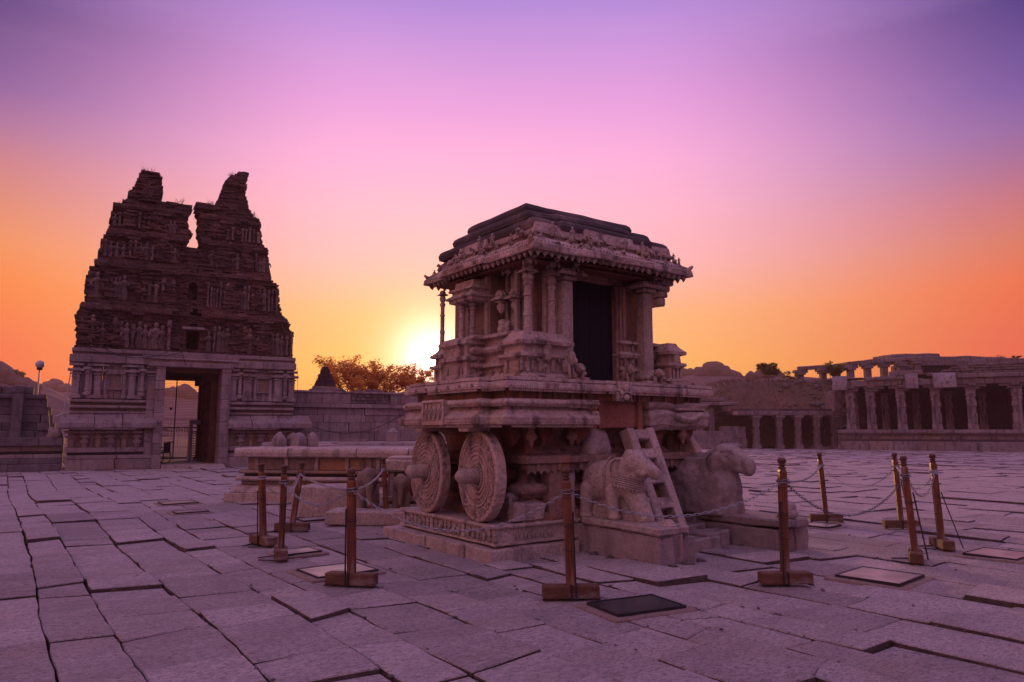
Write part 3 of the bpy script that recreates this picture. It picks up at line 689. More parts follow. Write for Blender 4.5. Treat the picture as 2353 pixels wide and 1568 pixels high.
# near corner pedestal with two slender columns
def pedestal(x0, x1, y0, y1, zt, name='pedestal'):
    h = zt-FZ; ps = [(.05, 0), (.05, .07), (.02, .10), (.02, .13), (-.03, .15), (-.03, .40), (.0, .42), (.05, .47), (.05, .53), (-.01, .55), (-.02, .70), (.05, .73), (.055, .80), (.02, .84), (-.04, .93), (-.06, 1)]
    mk(MB().sweep(rect(x0, x1, y0, y1), [(o, FZ+t*h) for o, t in ps], step=.12), name, 'sand', ch, erode=(.005, 6, .3, 1))
    mb = MB()
    for f in (.1, .36, .64, .9):
        xx = x0+(x1-x0)*f; mb.box(xx-.025, xx+.025, y0-.01, y0+.03, FZ+.15*h, FZ+.42*h)
    for f in (.15, .85):
        yy = y0+(y1-y0)*f; mb.box(x0-.01, x0+.03, yy-.025, yy+.025, FZ+.15*h, FZ+.42*h)
    mk(mb, 'niche_pilasters', 'sand', ch, bevel=.004, kind='stuff')
    mk(MB().box((x0+x1)/2-.06, (x0+x1)/2+.06, y0-.045, y0+.02, FZ+.40*h, FZ+.80*h), 'niche_crown', 'sand', ch, bevel=.02, erode=(.006, 9, .08, 2))
pedestal(.34, 1.12, -.44, .02, 2.90)
colonnette(.55, -.27, 2.87, ZC, .058); colonnette(.96, -.27, 2.80, ZC, .052)
put(ANI, 'carved_lion', 'sand', ch, (1.05, -.46, FZ+.03), (.36, .36, .62), (0, 0, .3))
pilaster(1.24, -.20, .19, .22, FZ+.02, ZC, 'sandplain'); put(ANI, 'carved_lion', 'sand', ch, (1.27, -.36, FZ+.0), (.5, .45, .42), (0, 0, .0))
mk(MB().sweep(rect(1.12, 1.42, -.40, -.05), [(.06, FZ), (.06, FZ+.05), (.0, FZ+.07), (.03, FZ+.10), (.03, FZ+.13), (-.03, FZ+.17), (-.07, FZ+.24)]), 'pilaster_base', 'sand', ch, bevel=.004)
# inner pilasters near the corner and on the recessed left wall
for (x, y, w) in ((.80, .12, .09), (1.05, -.02, .09), (.84, .42, .12), (.84, .60, .07), (.60, .80, .07), (.60, 1.30, .07), (.84, 1.6, .10), (.68, .16, .07)):
    pilaster(x, y, w, w, FZ+.66, 3.86, 'sandplain', cap=False)
colonnette(.42, .92, 2.92, 3.46, .042); colonnette(.42, 1.22, 2.92, 3.46, .042)
mk(MB().sweep(rect(.38, .8, .78, 1.36), [(-.02, 3.47), (.03, 3.49), (.035, 3.53), (.07, 3.54), (.075, 3.57), (.02, 3.60), (0, 3.62), (0, 3.65), (.04, 3.66), (.04, 3.69), (-.03, 3.72), (-.04, 3.80)], step=.1), 'aedicule_cornice', 'sand', ch, erode=(.01, 8, .2, 1))
mk(MB().sweep(rect(.26, .6, .72, 1.38), [(.05, FZ), (.05, FZ+.1), (0, FZ+.12), (.0, FZ+.3), (.05, FZ+.33), (.05, FZ+.38), (0, FZ+.4), (0, FZ+.52), (.05, FZ+.56), (.04, FZ+.62), (-.04, FZ+.66)], step=.12), 'side_pedestal', 'sand', ch, erode=(.006, 6, .3, 1))
for i, y in enumerate((.85, 1.25)): put(FIG, 'niche_figure', 'sand', ch, (.24, y, FZ+.12), (.3, .3, .34), (0, 0, -pi/2))
mb = MB(); mb.tube([(.22, .80+.45*t/10, FZ+.30+.20*sin(pi*t/10)) for t in range(11)], .022, 6); mk(mb, 'niche_arch', 'sand', ch)
lump('broken_statue', 'sand', ch, (.60, .36, 3.02), (.10, .12, .13), 4, .4)
for (x, y) in ((.62, .46), (.70, .22)):               # hanging corbels on the recessed wall
    capital(x, y, 3.42, .13)
    mk(MB().lathe([(.02, 3.26), (.05, 3.30), (.075, 3.36), (.05, 3.40), (.07, 3.43)], 8, Matrix.Translation((x, y, 0))), 'pendant_bud', 'sand', ch)
# far left corner: pedestal and one thin column with sky behind it
pedestal(.32, .66, 1.62, 1.88, 2.86)
colonnette(.44, 1.84, 2.84, ZC, .036)
# right of the door
pilaster(2.66, .02, .08, .1, FZ+.02, ZC, 'wall', cap=False)
put(FIG, 'door_guardian', 'sand', ch, (2.66, -.12, FZ+.05), (.3, .2, .62))
pilaster(2.84, -.20, .19, .22, FZ+.02, ZC, 'sandplain'); put(ANI, 'carved_lion', 'sand', ch, (2.84, -.36, FZ), (.5, .45, .42), (0, 0, 0))
put(ANI, 'carved_lion', 'sand', ch, (2.45, -.16, FZ+.02), (.34, .4, .5), (0, 0, 0))
mk(MB().sweep(rect(2.68, 3.02, -.40, -.05), [(.06, FZ), (.06, FZ+.05), (.0, FZ+.07), (.03, FZ+.10), (.03, FZ+.13), (-.03, FZ+.17), (-.07, FZ+.24)]), 'pilaster_base', 'sand', ch, bevel=.004)
pedestal(3.12, 3.42, -.42, -.04, 2.93)
for y in (.02, .2): mk(MB().box(3.1, 3.2, y, y+.1, 3.0, 3.06), 'broken_stub', 'sand', ch, bevel=.01)
mk(MB().box(3.1, 3.6, -.52, .05, FZ+.0, FZ+.06), 'pedestal_step', 'sand', ch, bevel=.01)
mk(MB().box(3.0, 3.5, -.50, .1, FZ+.06, FZ+.11), 'pedestal_step', 'sand', ch, bevel=.01)
for (xa, xb, za, zb) in ((3.0, 3.34, 3.84, 3.95), (3.0, 3.26, 3.74, 3.835), (3.0, 3.20, 3.64, 3.735), (3.02, 3.13, 3.50, 3.635)): mk(MB().box(xa, xb, -.38, -.12, za, zb), 'broken_corbel', 'sand', ch, bevel=.02, erode=(.012, 8, .1, 2))
for o in ch.children:
    if o not in SHR0 and o.name.split('.')[0] not in ('side_pedestal', 'aedicule_cornice'): o.location.x += .055
# ceiling beams
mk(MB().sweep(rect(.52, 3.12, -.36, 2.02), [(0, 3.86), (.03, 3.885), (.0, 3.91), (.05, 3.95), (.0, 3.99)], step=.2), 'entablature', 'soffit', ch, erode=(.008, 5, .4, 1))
for y, x in ((-.24, .46), (-.24, .86), (-.2, 1.24), (-.2, 2.84), (.45, .6)): put(ANI, 'bracket_beast', 'sand', ch, (x+.09, y-.16, 3.80), (.30, .28, .27), (0, 0, 0))
# eaves
ep = [(.40, -.68), (1.22, -.68), (1.22, -.73), (2.50, -.73), (2.50, -.68), (3.33, -.68), (3.33, 2.18), (.44, 2.18), (.44, 1.55), (.34, 1.55), (.34, .45), (.40, .45)]
evp = [(-.30, 3.99), (-.05, 3.955), (.045, 3.925), (.07, 3.925), (.078, 3.945), (.068, 4.01), (.03, 4.035), (.02, 4.05), (-.03, 4.10), (-.10, 4.145), (-.16, 4.17), (-.16, 4.20), (-.12, 4.215), (-.12, 4.25), (-.16, 4.265), (-.18, 4.38)]
mk(MB().sweep(ep, evp, step=.12), 'eaves', 'sand', ch, erode=(.012, 4, .3, 1))
for x, y, h in along(ep, .115, .005):
    o = MB().lathe([(.004, 3.855), (.020, 3.878), (.034, 3.905), (.034, 3.93), (.02, 3.945)], 8, Matrix.Translation((x, y, 0)))
    mk(o, 'lotus_drop', 'sand', ch)
mb = MB()
for x, y, h in along(ep, .045, .078):
    if int(x*3+y*5) % 4 != 0: mb.box(-.011, .011, -.008, .008, 3.955, 4.005, Matrix.Translation((x, y, 0)) @ Matrix.Rotation(h, 4, 'Z'))
mk(mb, 'slotted_fascia', 'sand', ch, kind='stuff')
mb = MB()
for x, y, h in along(ep, .06, .03): mb.ball((x, y, 4.055), .015, 5, 4)
mk(mb, 'bead_row', 'sand', ch, kind='stuff')
i = 0
for x, y, h in list(along(ep, .21, -.03))+list(along(ep, .24, -.13)):
    i += 1; s_ = rnd.uniform(.11, .21); T_ = (ANI, FIG, ANI, FIG2)[i % 4]
    if rnd.random() < .75: put(T_, 'eave_sculpture', 'sand', ch, (x, y, 4.03+.10*(i % 3 == 0)+(.06 if i > 44 else 0)), (s_*1.3, s_, s_*rnd.uniform(.9, 1.25)), (0, 0, h+rnd.uniform(-.4, .4)))
for (x, y, rz) in ((3.36, -.70, -pi/4+pi/2), (.42, 2.18, -pi*3/4), (.35, -.68, -.8)):
    mk(MB().tube([(x-.12*(1 if x > 1 else -1), y+.1*(1 if y < 0 else -1), 4.05), (x, y, 4.02), (x+.05*(1 if x > 1 else -1), y-.04*(1 if y < 0 else -1), 4.09)], [.06, .05, .02], 6), 'corner_horn', 'sand', ch, erode=(.01, 9, .05, 1))
# dark roof slabs
def roofslab(a0, a1, b0, b1, z0, z1, bay=0, m='roof'):
    h = z1-z0; p = [(a0, b0), (a0+.45, b0), (a0+.45, b0-bay), (a1-.45, b0-bay), (a1-.45, b0), (a1, b0), (a1, b1), (a0, b1)] if bay else rect(a0, a1, b0, b1)
    mk(MB().sweep(p, [(-.06, z0), (-.01, z0+.1*h), (.0, z0+.45*h), (-.02, z0+.75*h), (-.06, z0+.93*h), (-.13, z1)], step=.18), 'roof_slab', m, ch, erode=(.012, 3, .4, 1), smooth_=False)
mk(MB().sweep(rect(.62, 3.1, -.42, 2.0), [(.05, 4.18), (.05, 4.26), (-.02, 4.30), (.03, 4.33), (.0, 4.37)], step=.15), 'roof_moulding', 'sand', ch, erode=(.012, 5, .3, 1))
roofslab(.54, 3.22, -.44, 2.08, 4.30, 4.49, .08)
roofslab(.57, 2.95, -.30, 1.68, 4.46, 4.63, .06)
roofslab(.66, 2.72, -.14, 1.40, 4.60, 4.78, 0)

# small carved ornaments set along the recessed necks of the shrine base
i = 0
for x, y, h in along(baseplan, .15, -.01):
    if y > 1.5 and x > .7 or (1.3 < x < 2.5): continue
    i += 1
    if rnd.random() < .8: put((FIG, ANI, FIG2)[i % 3], 'neck_carving', 'sand', ch, (x, y, FZ+.285), (.16, .12, .13), (0, 0, h+rnd.uniform(-.5, .5)))
    if rnd.random() < .6: put((ANI, FIG)[i % 2], 'neck_carving', 'sand', ch, (x, y, FZ+.08), (.18, .12, .15), (0, 0, h+rnd.uniform(-.5, .5)))
for i in range(9): put((FIG, ANI, FIG2)[i % 3], 'pedestal_carving', 'sand', ch, (.36+i*.09, -.455, FZ+.10+.13*(i % 2)), (.14, .12, .18), (0, 0, rnd.uniform(-.4, .4)))
for i in range(12): put((ANI, FIG)[i % 2], 'ledge_carving', 'sand', ch, (rnd.uniform(.1, 1.3), -.715+.0*i, 2.135), (.10, .05, .09), (0, 0, 0)) if i % 2 else put(ANI, 'ledge_carving', 'sand', ch, (-.235, -.2+i*.15, 2.135), (.10, .05, .09), (0, 0, -pi/2))
# ------------------------------------------------------------------ voxel bodies
def body(name, m, parent, parts, vox=.03, sm=6, rough_=.006, fr=6, seed=0):
    """parts: ('e', centre, radii, rotation) or ('c', p0, p1, r0, r1) or ('b', box) joined by a voxel remesh into one skin"""
    mb = MB()
    for p in parts:
        if p[0] == 'e':
            m4 = Matrix.Translation(p[1]) @ (Euler(p[3]).to_matrix().to_4x4() if len(p) > 3 else Matrix()) @ Matrix.Diagonal((*p[2], 1))
            mb.ball((0, 0, 0), (1, 1, 1), 18, 12, m4)
        elif p[0] == 'c':
            a, b = Vector(p[1]), Vector(p[2]); k = 6
            mb.tube([a.lerp(b, t/k) for t in range(k+1)], [p[3]+(p[4]-p[3])*t/k for t in range(k+1)], 14)
            mb.ball(a, p[3], 12, 8); mb.ball(b, p[4], 12, 8)
        elif p[0] == 't': mb.tube(p[1], p[2], 10)
        elif p[0] == 'b': mb.box(*p[1])
    me = bpy.data.meshes.new(name); me.from_pydata(mb.v, [], mb.f)
    bm = bmesh.new(); bm.from_mesh(me); bmesh.ops.recalc_face_normals(bm, faces=bm.faces); bm.to_mesh(me); bm.free()
    o = bpy.data.objects.new(name, me); COL.objects.link(o)
    r = o.modifiers.new('r', 'REMESH'); r.mode = 'VOXEL'; r.voxel_size = vox
    s = o.modifiers.new('s', 'SMOOTH'); s.iterations = sm; s.factor = .5
    dg = bpy.context.evaluated_depsgraph_get(); me2 = bpy.data.meshes.new_from_object(o.evaluated_get(dg))
    o.modifiers.clear(); o.data = me2; me2.name = name; me2.materials.clear(); me2.materials.append(MT[m])
    sv = Vector((seed, seed*2, 0))
    for v in me2.vertices: v.co += noise.noise_vector(v.co*fr+sv)*rough_ + noise.noise_vector(v.co*fr*3+sv)*rough_*.5
    for p in me2.polygons: p.use_smooth = True
    o.parent = parent; return o
def frame_at(a, b, z=0): return CH_O + Vector((a*CA-b*SA, a*SA+b*CA, z))

# ------------------------------------------------------------------ elephant on the left, standing (local x right, y back, head towards -y)
e1 = thing('elephant_statue', 'pale stone elephant with carved collar and broken trunk, left of the stone ladder', 'elephant statue', frame_at(1.56, -1.10, .40), PAVE_A)
parts = [('e', (0, .22, .55), (.23, .40, .29)), ('e', (.0, -.12, .60), (.22, .30, .29)), ('e', (0, -.30, .70), (.17, .2, .2)),
  ('e', (-.01, -.42, .83), (.18, .20, .17)), ('e', (-.075, -.42, .93), (.085, .12, .08)), ('e', (.065, -.42, .93), (.085, .12, .08)),
  ('c', (-.01, -.48, .85), (-.03, -.72, .745), .145, .105), ('c', (-.03, -.72, .745), (-.035, -.83, .70), .10, .085),
  ('e', (-.12, -.64, .70), (.045, .07, .04)), ('c', (-.13, -.62, .70), (-.145, -.71, .69), .035, .038),
  ('e', (-.0, -.50, .68), (.12, .14, .11)),
  # legs with stone web between them
  ('c', (-.17, .36, .45), (-.18, .40, .10), .115, .085), ('c', (.14, .36, .45), (.15, .40, .10), .115, .085),
  ('c', (-.16, -.14, .42), (-.17, -.16, .10), .105, .075), ('e', (-.17, -.17, .08), (.09, .10, .06)), ('e', (-.18, .39, .06), (.1, .11, .06)),
  ('b', (-.08, .12, -.1, .42, .0, .42)), ('c', (.02, -.28, .52), (.05, -.55, .08), .17, .13), ('b', (-.05, .17, -.55, -.1, .0, .35)),
  ('e', (-.19, -.27, .74), (.035, .11, .17), (.35, 0, .2)), ('e', (.18, -.27, .74), (.035, .11, .17), (.35, 0, -.2)),
  ('e', (-.02, .48, .78), (.10, .08, .07))]
body('body', 'sandplain', e1, parts, .018, 4, .008, 8, 3)
mb = MB(); mb.tube([(-.20, -.345, .86), (-.225, -.26, .87), (-.235, -.19, .80), (-.235, -.18, .70), (-.225, -.23, .61), (-.215, -.30, .60)], .009, 6)
mk(mb, 'ear_rim', 'sandplain', e1, smooth_=True)
for k in range(6):
    z = .62-.028*k; r = .205+.008*k; mb = MB()
    mb.tube([(r*1.02*cos(t), -.30-.24*.9*sin(t)*.9+.03*cos(t*2), z-.03*sin(t)+.05*abs(cos(t))) for t in [pi*(-.12)+pi*1.24*q/22 for q in range(23)]], .0105, 5)
    mk(mb, 'necklace', 'sandplain', e1)
mb = MB()
for q in range(17):
    t = pi*(-.1)+pi*1.2*q/16; mb.ball((.25*cos(t), -.30-.235*.9*sin(t), .455-.03*sin(t)+.05*abs(cos(t))), (.013, .013, .022), 6, 5)
mk(mb, 'bell_row', 'sandplain', e1, kind='stuff')
mb = MB()     # brow band, eye ring and saddle cord
mb.tube([(-.13, -.32, .90), (-.155, -.42, .92), (-.14, -.52, .90), (-.10, -.60, .855)], .009, 5); mb.tube([(-.13, -.34, .93), (-.14, -.43, .955), (-.12, -.51, .94)], .007, 5)
mb.tube([(-.145+.0*t, -.53+.035*cos(t), .845+.028*sin(t)) for t in [q*pi/5 for q in range(10)]], .007, 5, close=True); mb.ball((-.142, -.53, .845), (.012, .018, .014), 6, 5)
mb.tube([(-.05, .0, .90), (-.16, -.03, .83), (-.225, -.05, .70), (-.235, -.05, .55)], .008, 5); mb.tube([(-.05, .34, .85), (-.16, .36, .78), (-.22, .36, .64), (-.225, .37, .5)], .008, 5)
mk(mb, 'carved_harness', 'sandplain', e1, kind='stuff')
mb = MB(); mb.ball((-.11, -.71, .70), .032, 8, 6); mb.tube([(-.115+.026*cos(t), -.735, .70+.026*sin(t)) for t in [q*pi/4 for q in range(8)]], .006, 5, close=True); mk(mb, 'trunk_stub', 'sandplain', e1, smooth_=True)
# its own slab, coil of the trunk tip, mortar packing, pedestal stones
for o_ in e1.children: o_.location = (0, .23, .015); o_.scale = (.93,)*3
mk(MB().box(-.29, .26, -.82, .56, -.035, .055, j=.008), 'statue_slab', 'sandplain', e1, bevel=.02, erode=(.015, 4, .12, 3))
mb = MB()
for r, z in ((.11, .06), (.085, .085), (.055, .105)): mb.lathe([(r*.8, z-.03), (r, z-.012), (r*1.0, z+.0), (r*.8, z+.014)], 16, Matrix.Translation((.03, -.68, .0)))
mk(mb, 'trunk_coil', 'sandplain', e1, smooth_=True)
mk(MB().box(-.25, .24, -.80, .56, -.075, -.03, j=.01), 'mortar_packing', 'rubble', e1, erode=(.025, 9, .06, 4))
def ped(name, lab, a0, a1, b0, b1, h, m, j=.01, er=.012, grp=None):
    o = mk(MB().box(-(a1-a0)/2, (a1-a0)/2, -(b1-b0)/2, (b1-b0)/2, -.02, h, j=j), name, m, None, bevel=.018, erode=(er, 3.5, .16, 4))
    o.location = frame_at((a0+a1)/2, (b0+b1)/2, 0); o.rotation_euler = (0, 0, PAVE_A)
    tag(o, lab, 'stone block', grp); return o
ped('pedestal_block', 'long grey granite block under the standing elephant', 1.30, 1.72, -1.90, -.36, .355, 'block')
ped('pedestal_block', 'short rough granite block closing the end of the left elephant pedestal', 1.735, 1.96, -1.86, -1.40, .315, 'block', .02, .02)
ped('pedestal_block', 'low granite block between the left elephant pedestal and the ladder foot', 1.735, 1.99, -1.38, -.5, .24, 'block')
# ------------------------------------------------------------------ elephant on the right
e2 = thing('elephant_statue', 'weathered darker stone elephant with rough block-like body, right of the stone ladder', 'elephant statue', frame_at(3.60, -1.12, .37), PAVE_A)
parts = [('e', (0, .12, .50), (.28, .54, .38)), ('b', (-.26, .24, -.50, .82, .02, .60)), ('e', (0, -.25, .62), (.26, .36, .36)), ('b', (-.20, .18, -.42, .2, .5, .84)),
  ('e', (0, -.46, .84), (.23, .27, .22)), ('e', (-.08, -.46, .97), (.11, .15, .08)), ('e', (.08, -.46, .97), (.11, .15, .08)), ('c', (0, -.58, .87), (-.01, -.82, .75), .17, .13), ('e', (-.02, -.86, .70), (.09, .09, .10)),
  ('c', (0, -.40, .62), (0, -.52, .10), .20, .17), ('e', (-.10, -.72, .70), (.06, .09, .05)), ('e', (0, .62, .62), (.16, .16, .16)), ('e', (-.02, -.50, .40), (.22, .16, .3)),
  ('e', (-.21, -.38, .78), (.045, .12, .17), (.4, 0, .1))]
body('body', 'block', e2, parts, .022, 3, .022, 3.6, 9)
mb = MB(); mb.tube([(-.21, -.44, .92), (-.24, -.34, .93), (-.26, -.28, .84), (-.25, -.32, .70), (-.235, -.40, .64)], .010, 6); mk(mb, 'ear_rim', 'block', e2, smooth_=True)
mb = MB()
for k in range(3): mb.tube([(-.185+.01*k, -.38-.04*k, .80+.03*k), (-.19, -.50, .96-.02*k), (-.15, -.64, .97-.03*k), (-.12, -.74, .86-.02*k)], .008, 5)
mb.tube([(-.185, -.60+.04*cos(t), .86+.03*sin(t)) for t in [q*pi/5 for q in range(10)]], .008, 5, close=True)
mk(mb, 'carved_harness', 'block', e2, kind='stuff')
for o_ in e2.children: o_.location = (-.12, .36, 0); o_.scale = (.97,)*3
mk(MB().box(-.30, .24, -1.10, .55, -.06, .055, j=.01), 'statue_slab', 'block', e2, bevel=.02, erode=(.02, 4, .14, 3))
mb = MB(); mb.ball((-.02, -.98, .18), (.10, .10, .11), 12, 8); mb.ball((-.03, -1.04, .12), (.09, .07, .07), 10, 6); mb.tube([(-.1, -.88, .05), (-.06, -.93, .14), (-.02, -.98, .2)], [.05, .06, .05], 8)
mk(mb, 'trunk_tip', 'block', e2, smooth_=True, erode=(.012, 9, .5, 0))
mb = MB()
for k in range(3): mb.tube([(-.12+.01*k, -.96+.03*cos(t), .17+.025*k+.012*sin(t)) for t in [q*pi/4 for q in range(8)]], .006, 5, close=True)
mk(mb, 'trunk_rings', 'block', e2, kind='stuff')
lump('broken_head_stone', 'block', e2, (-.08, .38, .80), (.13, .16, .09), 21, .25, 2)
ped('pedestal_block', 'long bluish granite block under the right elephant, behind the wooden post', 3.30, 3.72, -2.08, -.75, .30, 'block')
ped('pedestal_block', 'granite end block at the front of the right elephant pedestal', 3.74, 3.98, -2.10, -1.55, .32, 'block', .02, .02)
ped('pedestal_block', 'rough granite block behind the right elephant pedestal', 3.25, 3.7, -.73, -.2, .34, 'block', .03, .03)
# ------------------------------------------------------------------ stone ladder leaning on the chariot
lad = thing('stone_ladder', 'monolithic stone ladder with square openings leaning against the chariot front', 'stone ladder', frame_at(2.35, -1.16, .17), PAVE_A)
LN = 1.56; lean = math.atan2(.62, 1.42)
TM = Matrix.Rotation(-lean, 4, 'X')
for s_ in (-1, 1):
    mk(MB().box(s_*.20-.072, s_*.20+.072, -.085, .10, 0, LN, TM, j=.006), 'rail', 'sandplain', lad, bevel=.018, erode=(.01, 4, .2, 3))
for i in range(5):
    z = .02+i*.36 if i < 4 else LN-.17
    mk(MB().box(-.129, .129, -.075, .07, z, z+.15, TM, j=.006), 'rung', 'sandplain', lad, bevel=.014, erode=(.01, 6, .15, 2))
mk(MB().box(-.129, .129, .075, .09, .1, LN-.1, TM), 'back_slab', 'soffit', lad)
# low steps between the elephants
for (a0, a1, b0, b1, h, lab) in ((2.05, 2.95, -1.48, -1.05, .17, 'low flat stone step at the foot of the ladder'), (2.35, 3.20, -1.02, -.62, .27, 'second low stone step between ladder and right elephant'), (2.75, 3.22, -1.42, -1.03, .22, 'squarish rough stone beside the ladder foot')):
    o = ped('stone_step', lab, a0, a1, b0, b1, h, 'block', .015, .018); o['category'] = 'step'
for i, (a, b, r, lab) in enumerate(((1.42, -1.98, .045, None), (1.7, -1.97, .06, None), (1.98, -1.93, .05, None), (1.30, -1.5, .05, None), (1.26, -1.1, .04, None), (3.3, -1.9, .05, None), (3.27, -1.55, .06, None), (3.5, -2.14, .05, None), (2.9, -1.6, .06, None), (1.27, -.8, .05, None))):
    o = lump('loose_stone', 'rubble', None, (0, 0, 0), (r*1.3, r*.9, r*.6), 30+i, .3, 2); o.location = frame_at(a, b, r*.3)
    tag(o, ('tiny stone', 'flat stone', 'rounded stone', 'small chip')[i % 4]+' wedged by the '+('left elephant pedestal near its front corner', 'left elephant pedestal under its front face', 'short end block of the left pedestal', 'left pedestal, middle of its long side', 'left pedestal, rear half of its long side', 'right elephant pedestal near its front', 'right elephant pedestal, middle of its long side', 'right elephant pedestal front end', 'stone steps beside the right pedestal', 'left pedestal, rear end next to the plinth')[i], 'stone', 'loose stones round the elephant pedestals')

# ------------------------------------------------------------------ fence posts and chains
POSTS = {
 'a': ((605, 1238), (601, 1062), (-1.0, .9), 'leftmost brown post, leaning, on a slanting grey block'),
 'b': ((646, 1266), (654, 1066), (-.35, 1.0), 'post in front of the leaning left pair, its base block seen end on'),
 'c': ((672, 1209), (695, 1060), (1.2, -.05), 'post leaning right behind the front pair, left of the carved platform'),
 'd': ((808, 1324), (808, 1074), (1.0, -.22), 'tall upright post with black straps standing left of the wheels'),
 'e': ((888, 1190), (881, 1050), (1.0, .0), 'distant post beside the stairway elephants, just left of the wheels'),
 'f': ((1311, 1352), (1300, 1072), (1.0, .06), 'nearest post in front of the chariot, centre of the photo'),
 'g': ((1804, 1322), (1796, 1050), (1.0, .05), 'post right in front of the right elephant pedestal'),
 'h': ((1898, 1189), (1882, 1039), (1.0, -.22), 'far post right of the dark elephant, on a short block'),
 'i': ((2070, 1203), (2054, 1039), (1.0, -.12), 'post behind the crossing chains, rear one of the right hand three'),
 'j': ((2103, 1273), (2074, 1046), (.45, .9), 'leaning post in front of the right hand three, with a black prop'),
 'k': ((2163, 1245), (2141, 1041), (.2, 1.0), 'rightmost post, leaning, with a thin black stay')}
PTOP = {}
def make_post(key, first):
    (bx, by), (tx, ty), (dx, dy), lab = POSTS[key]
    p = ground(bx, by-6, .125); q = at(tx, ty, p.y)
    t = thing('barrier_post', lab, 'barrier post', (p.x, p.y, 0), 0, 'wooden posts of the chain barrier')
    hgt = (q-p).length; ax = (q-p).normalized()
    T = Matrix.Translation((0, 0, .115)) @ Vector((0, 0, 1)).rotation_difference(ax).to_matrix().to_4x4()
    s = 0.046
    mb = MB(); mb.lathe([(s, 0), (s, hgt-.145), (s*.72, hgt-.115)], 4, T @ Matrix.Rotation(pi/4+math.atan2(dy, dx), 4, 'Z') @ Matrix.Diagonal((1.2, 1.2, 1, 1)))
    sh = mk(mb, 'shaft', 'wood', t, bevel=.008)
    mb = MB(); mb.lathe([(s*.62, hgt-.118), (s*.95, hgt-.112), (s*.98, hgt-.10), (s*.6, hgt-.094), (s*.6, hgt-.086), (s*.95, hgt-.078), (s*.95, hgt-.070), (s*.6, hgt-.064), (s*.75, hgt-.058), (s*1.0, hgt-.038), (s*.98, hgt-.02), (s*.7, hgt-.005), (s*.1, hgt)], 14, T)
    mk(mb, 'knob', 'knob', t, smooth_=True)
    a = math.atan2(dy, dx); Lb = .27 if key not in 'e' else .25
    mb = MB(); mb.box(-Lb, Lb, -.075, .075, .015, .135, Matrix.Rotation(a, 4, 'Z')); mk(mb, 'base_block', 'woodbase', t, bevel=.018, seg=2)
    # strap over the block, wire windings, flat irons below
    mb = MB(); mb.box(-.010, .010, -.079, .079, .0, .139, Matrix.Rotation(a, 4, 'Z'))
    mk(mb, 'strap', 'cable', t)
    mb = MB()
    for zz in (.30, .50, .52, .74):
        c = T @ Vector((0, 0, hgt*zz)); r = s*1.13
        mb.tube([c+Vector((r*cos(w), r*sin(w), .004*sin(w*2))) for w in [k*pi/5 for k in range(10)]], .0028, 4, close=True)
    mk(mb, 'wire_binding', 'cable', t, kind='stuff')
    if key in 'abdfgij':
        c0 = T @ Vector((0, 0, hgt*.62)); mb = MB(); off = Vector((s*1.1*(1 if key in 'bfij' else -1), -s*.9, 0))
        foot = {'i': (.12, -.05), 'j': (.13, -.04)}.get(key, (off.x*.9, off.y-.05))
        mb.tube([c0+off*.95, Vector((foot[0], foot[1], .03))], .009, 6); mk(mb, 'cable_stay', 'cable', t)
    if key == 'k':
        mb = MB(); mb.tube([T @ Vector((.05, -.03, hgt*.55)), Vector((.26, -.05, .01))], .007, 6); mk(mb, 'cable_stay', 'cable', t)
    mb = MB()
    for e in (-1, 1): mb.box(e*.20-.012, e*.20+.012, -.19, .19, .004, .016, Matrix.Rotation(a+e*.5, 4, 'Z'))
    mk(mb, 'foot_iron', 'iron', t)
    PTOP[key] = p + Vector((0, 0, -.01)) + ax*(hgt*.80)
    return t
for k in POSTS: make_post(k, k == 'a')
# chains: real links, alternately turned
lk = MB(); w_, h_, r_ = .0125, .029, .0036
pts = [(w_*cos(t), 0, (h_-w_)*(1 if sin(t) >= 0 else -1)+w_*sin(t)) for t in [2*pi*k/12+.001 for k in range(12)]]
lk.tube(pts, r_, 5, close=True)
LINK = bpy.data.meshes.new('chain_link'); LINK.from_pydata(lk.v, [], lk.f); fin(LINK, smooth_=True)
def chain(k0, k1, sag, lab, m='chain', single=True, off=(0, 0), drop=(0, 0)):
    A = PTOP[k0]+Vector((0, -.03, drop[0])); B = PTOP[k1]+Vector((0, -.03, drop[1])); D = B-A
    t = thing('chain', lab, 'chain', A, 0, 'chains hung between the barrier posts')
    P = [Vector((D.x*q/200, D.y*q/200, D.z*q/200-4*sag*(q/200)*(1-q/200))) for q in range(201)]
    s = [0]
    for u, v in zip(P, P[1:]): s.append(s[-1]+(v-u).length)
    pitch = .050; n = int(s[-1]/pitch); j = 0; mb = MB()
    for i in range(n):
        d = (i+.5)*s[-1]/n
        while s[j+1] < d: j += 1
        c = P[j].lerp(P[j+1], (d-s[j])/(s[j+1]-s[j])); tg = (P[j+1]-P[j]).normalized()
        q = Vector((0, 0, 1)).rotation_difference(tg) @ Euler((0, 0, (i % 2)*pi/2+.5)).to_quaternion()
        if single:
            o = put(LINK, 'chain_link', m, t, c); o.rotation_mode = 'QUATERNION'; o.rotation_quaternion = q
        else: mb.add(lk.v, lk.f, Matrix.Translation(c) @ q.to_matrix().to_4x4())
    # loops round the post
    for c in (Vector((0, .03, 0)), D+Vector((0, .03, 0))):
        for e in range(2): mb.tube([c+Vector((.062*cos(w), .062*sin(w), .012*sin(w+e*2)+e*.014-.01)) for w in [k*pi/6 for k in range(12)]], .006, 5, close=True)
    mk(mb, 'post_loops' if single else 'chain_links', m, t, kind='stuff')
chain('d', 'f', .40, 'long chain sagging in front of the two wheels')
chain('f', 'g', .30, 'long chain sagging in front of the standing elephant')
chain('g', 'j', .42, 'dark chain sagging deeply from the post before the right elephant to the leaning post', 'chaindark')
chain('d', 'b', .22, 'bright chain between the tall left post and the post with end-on block', single=False)
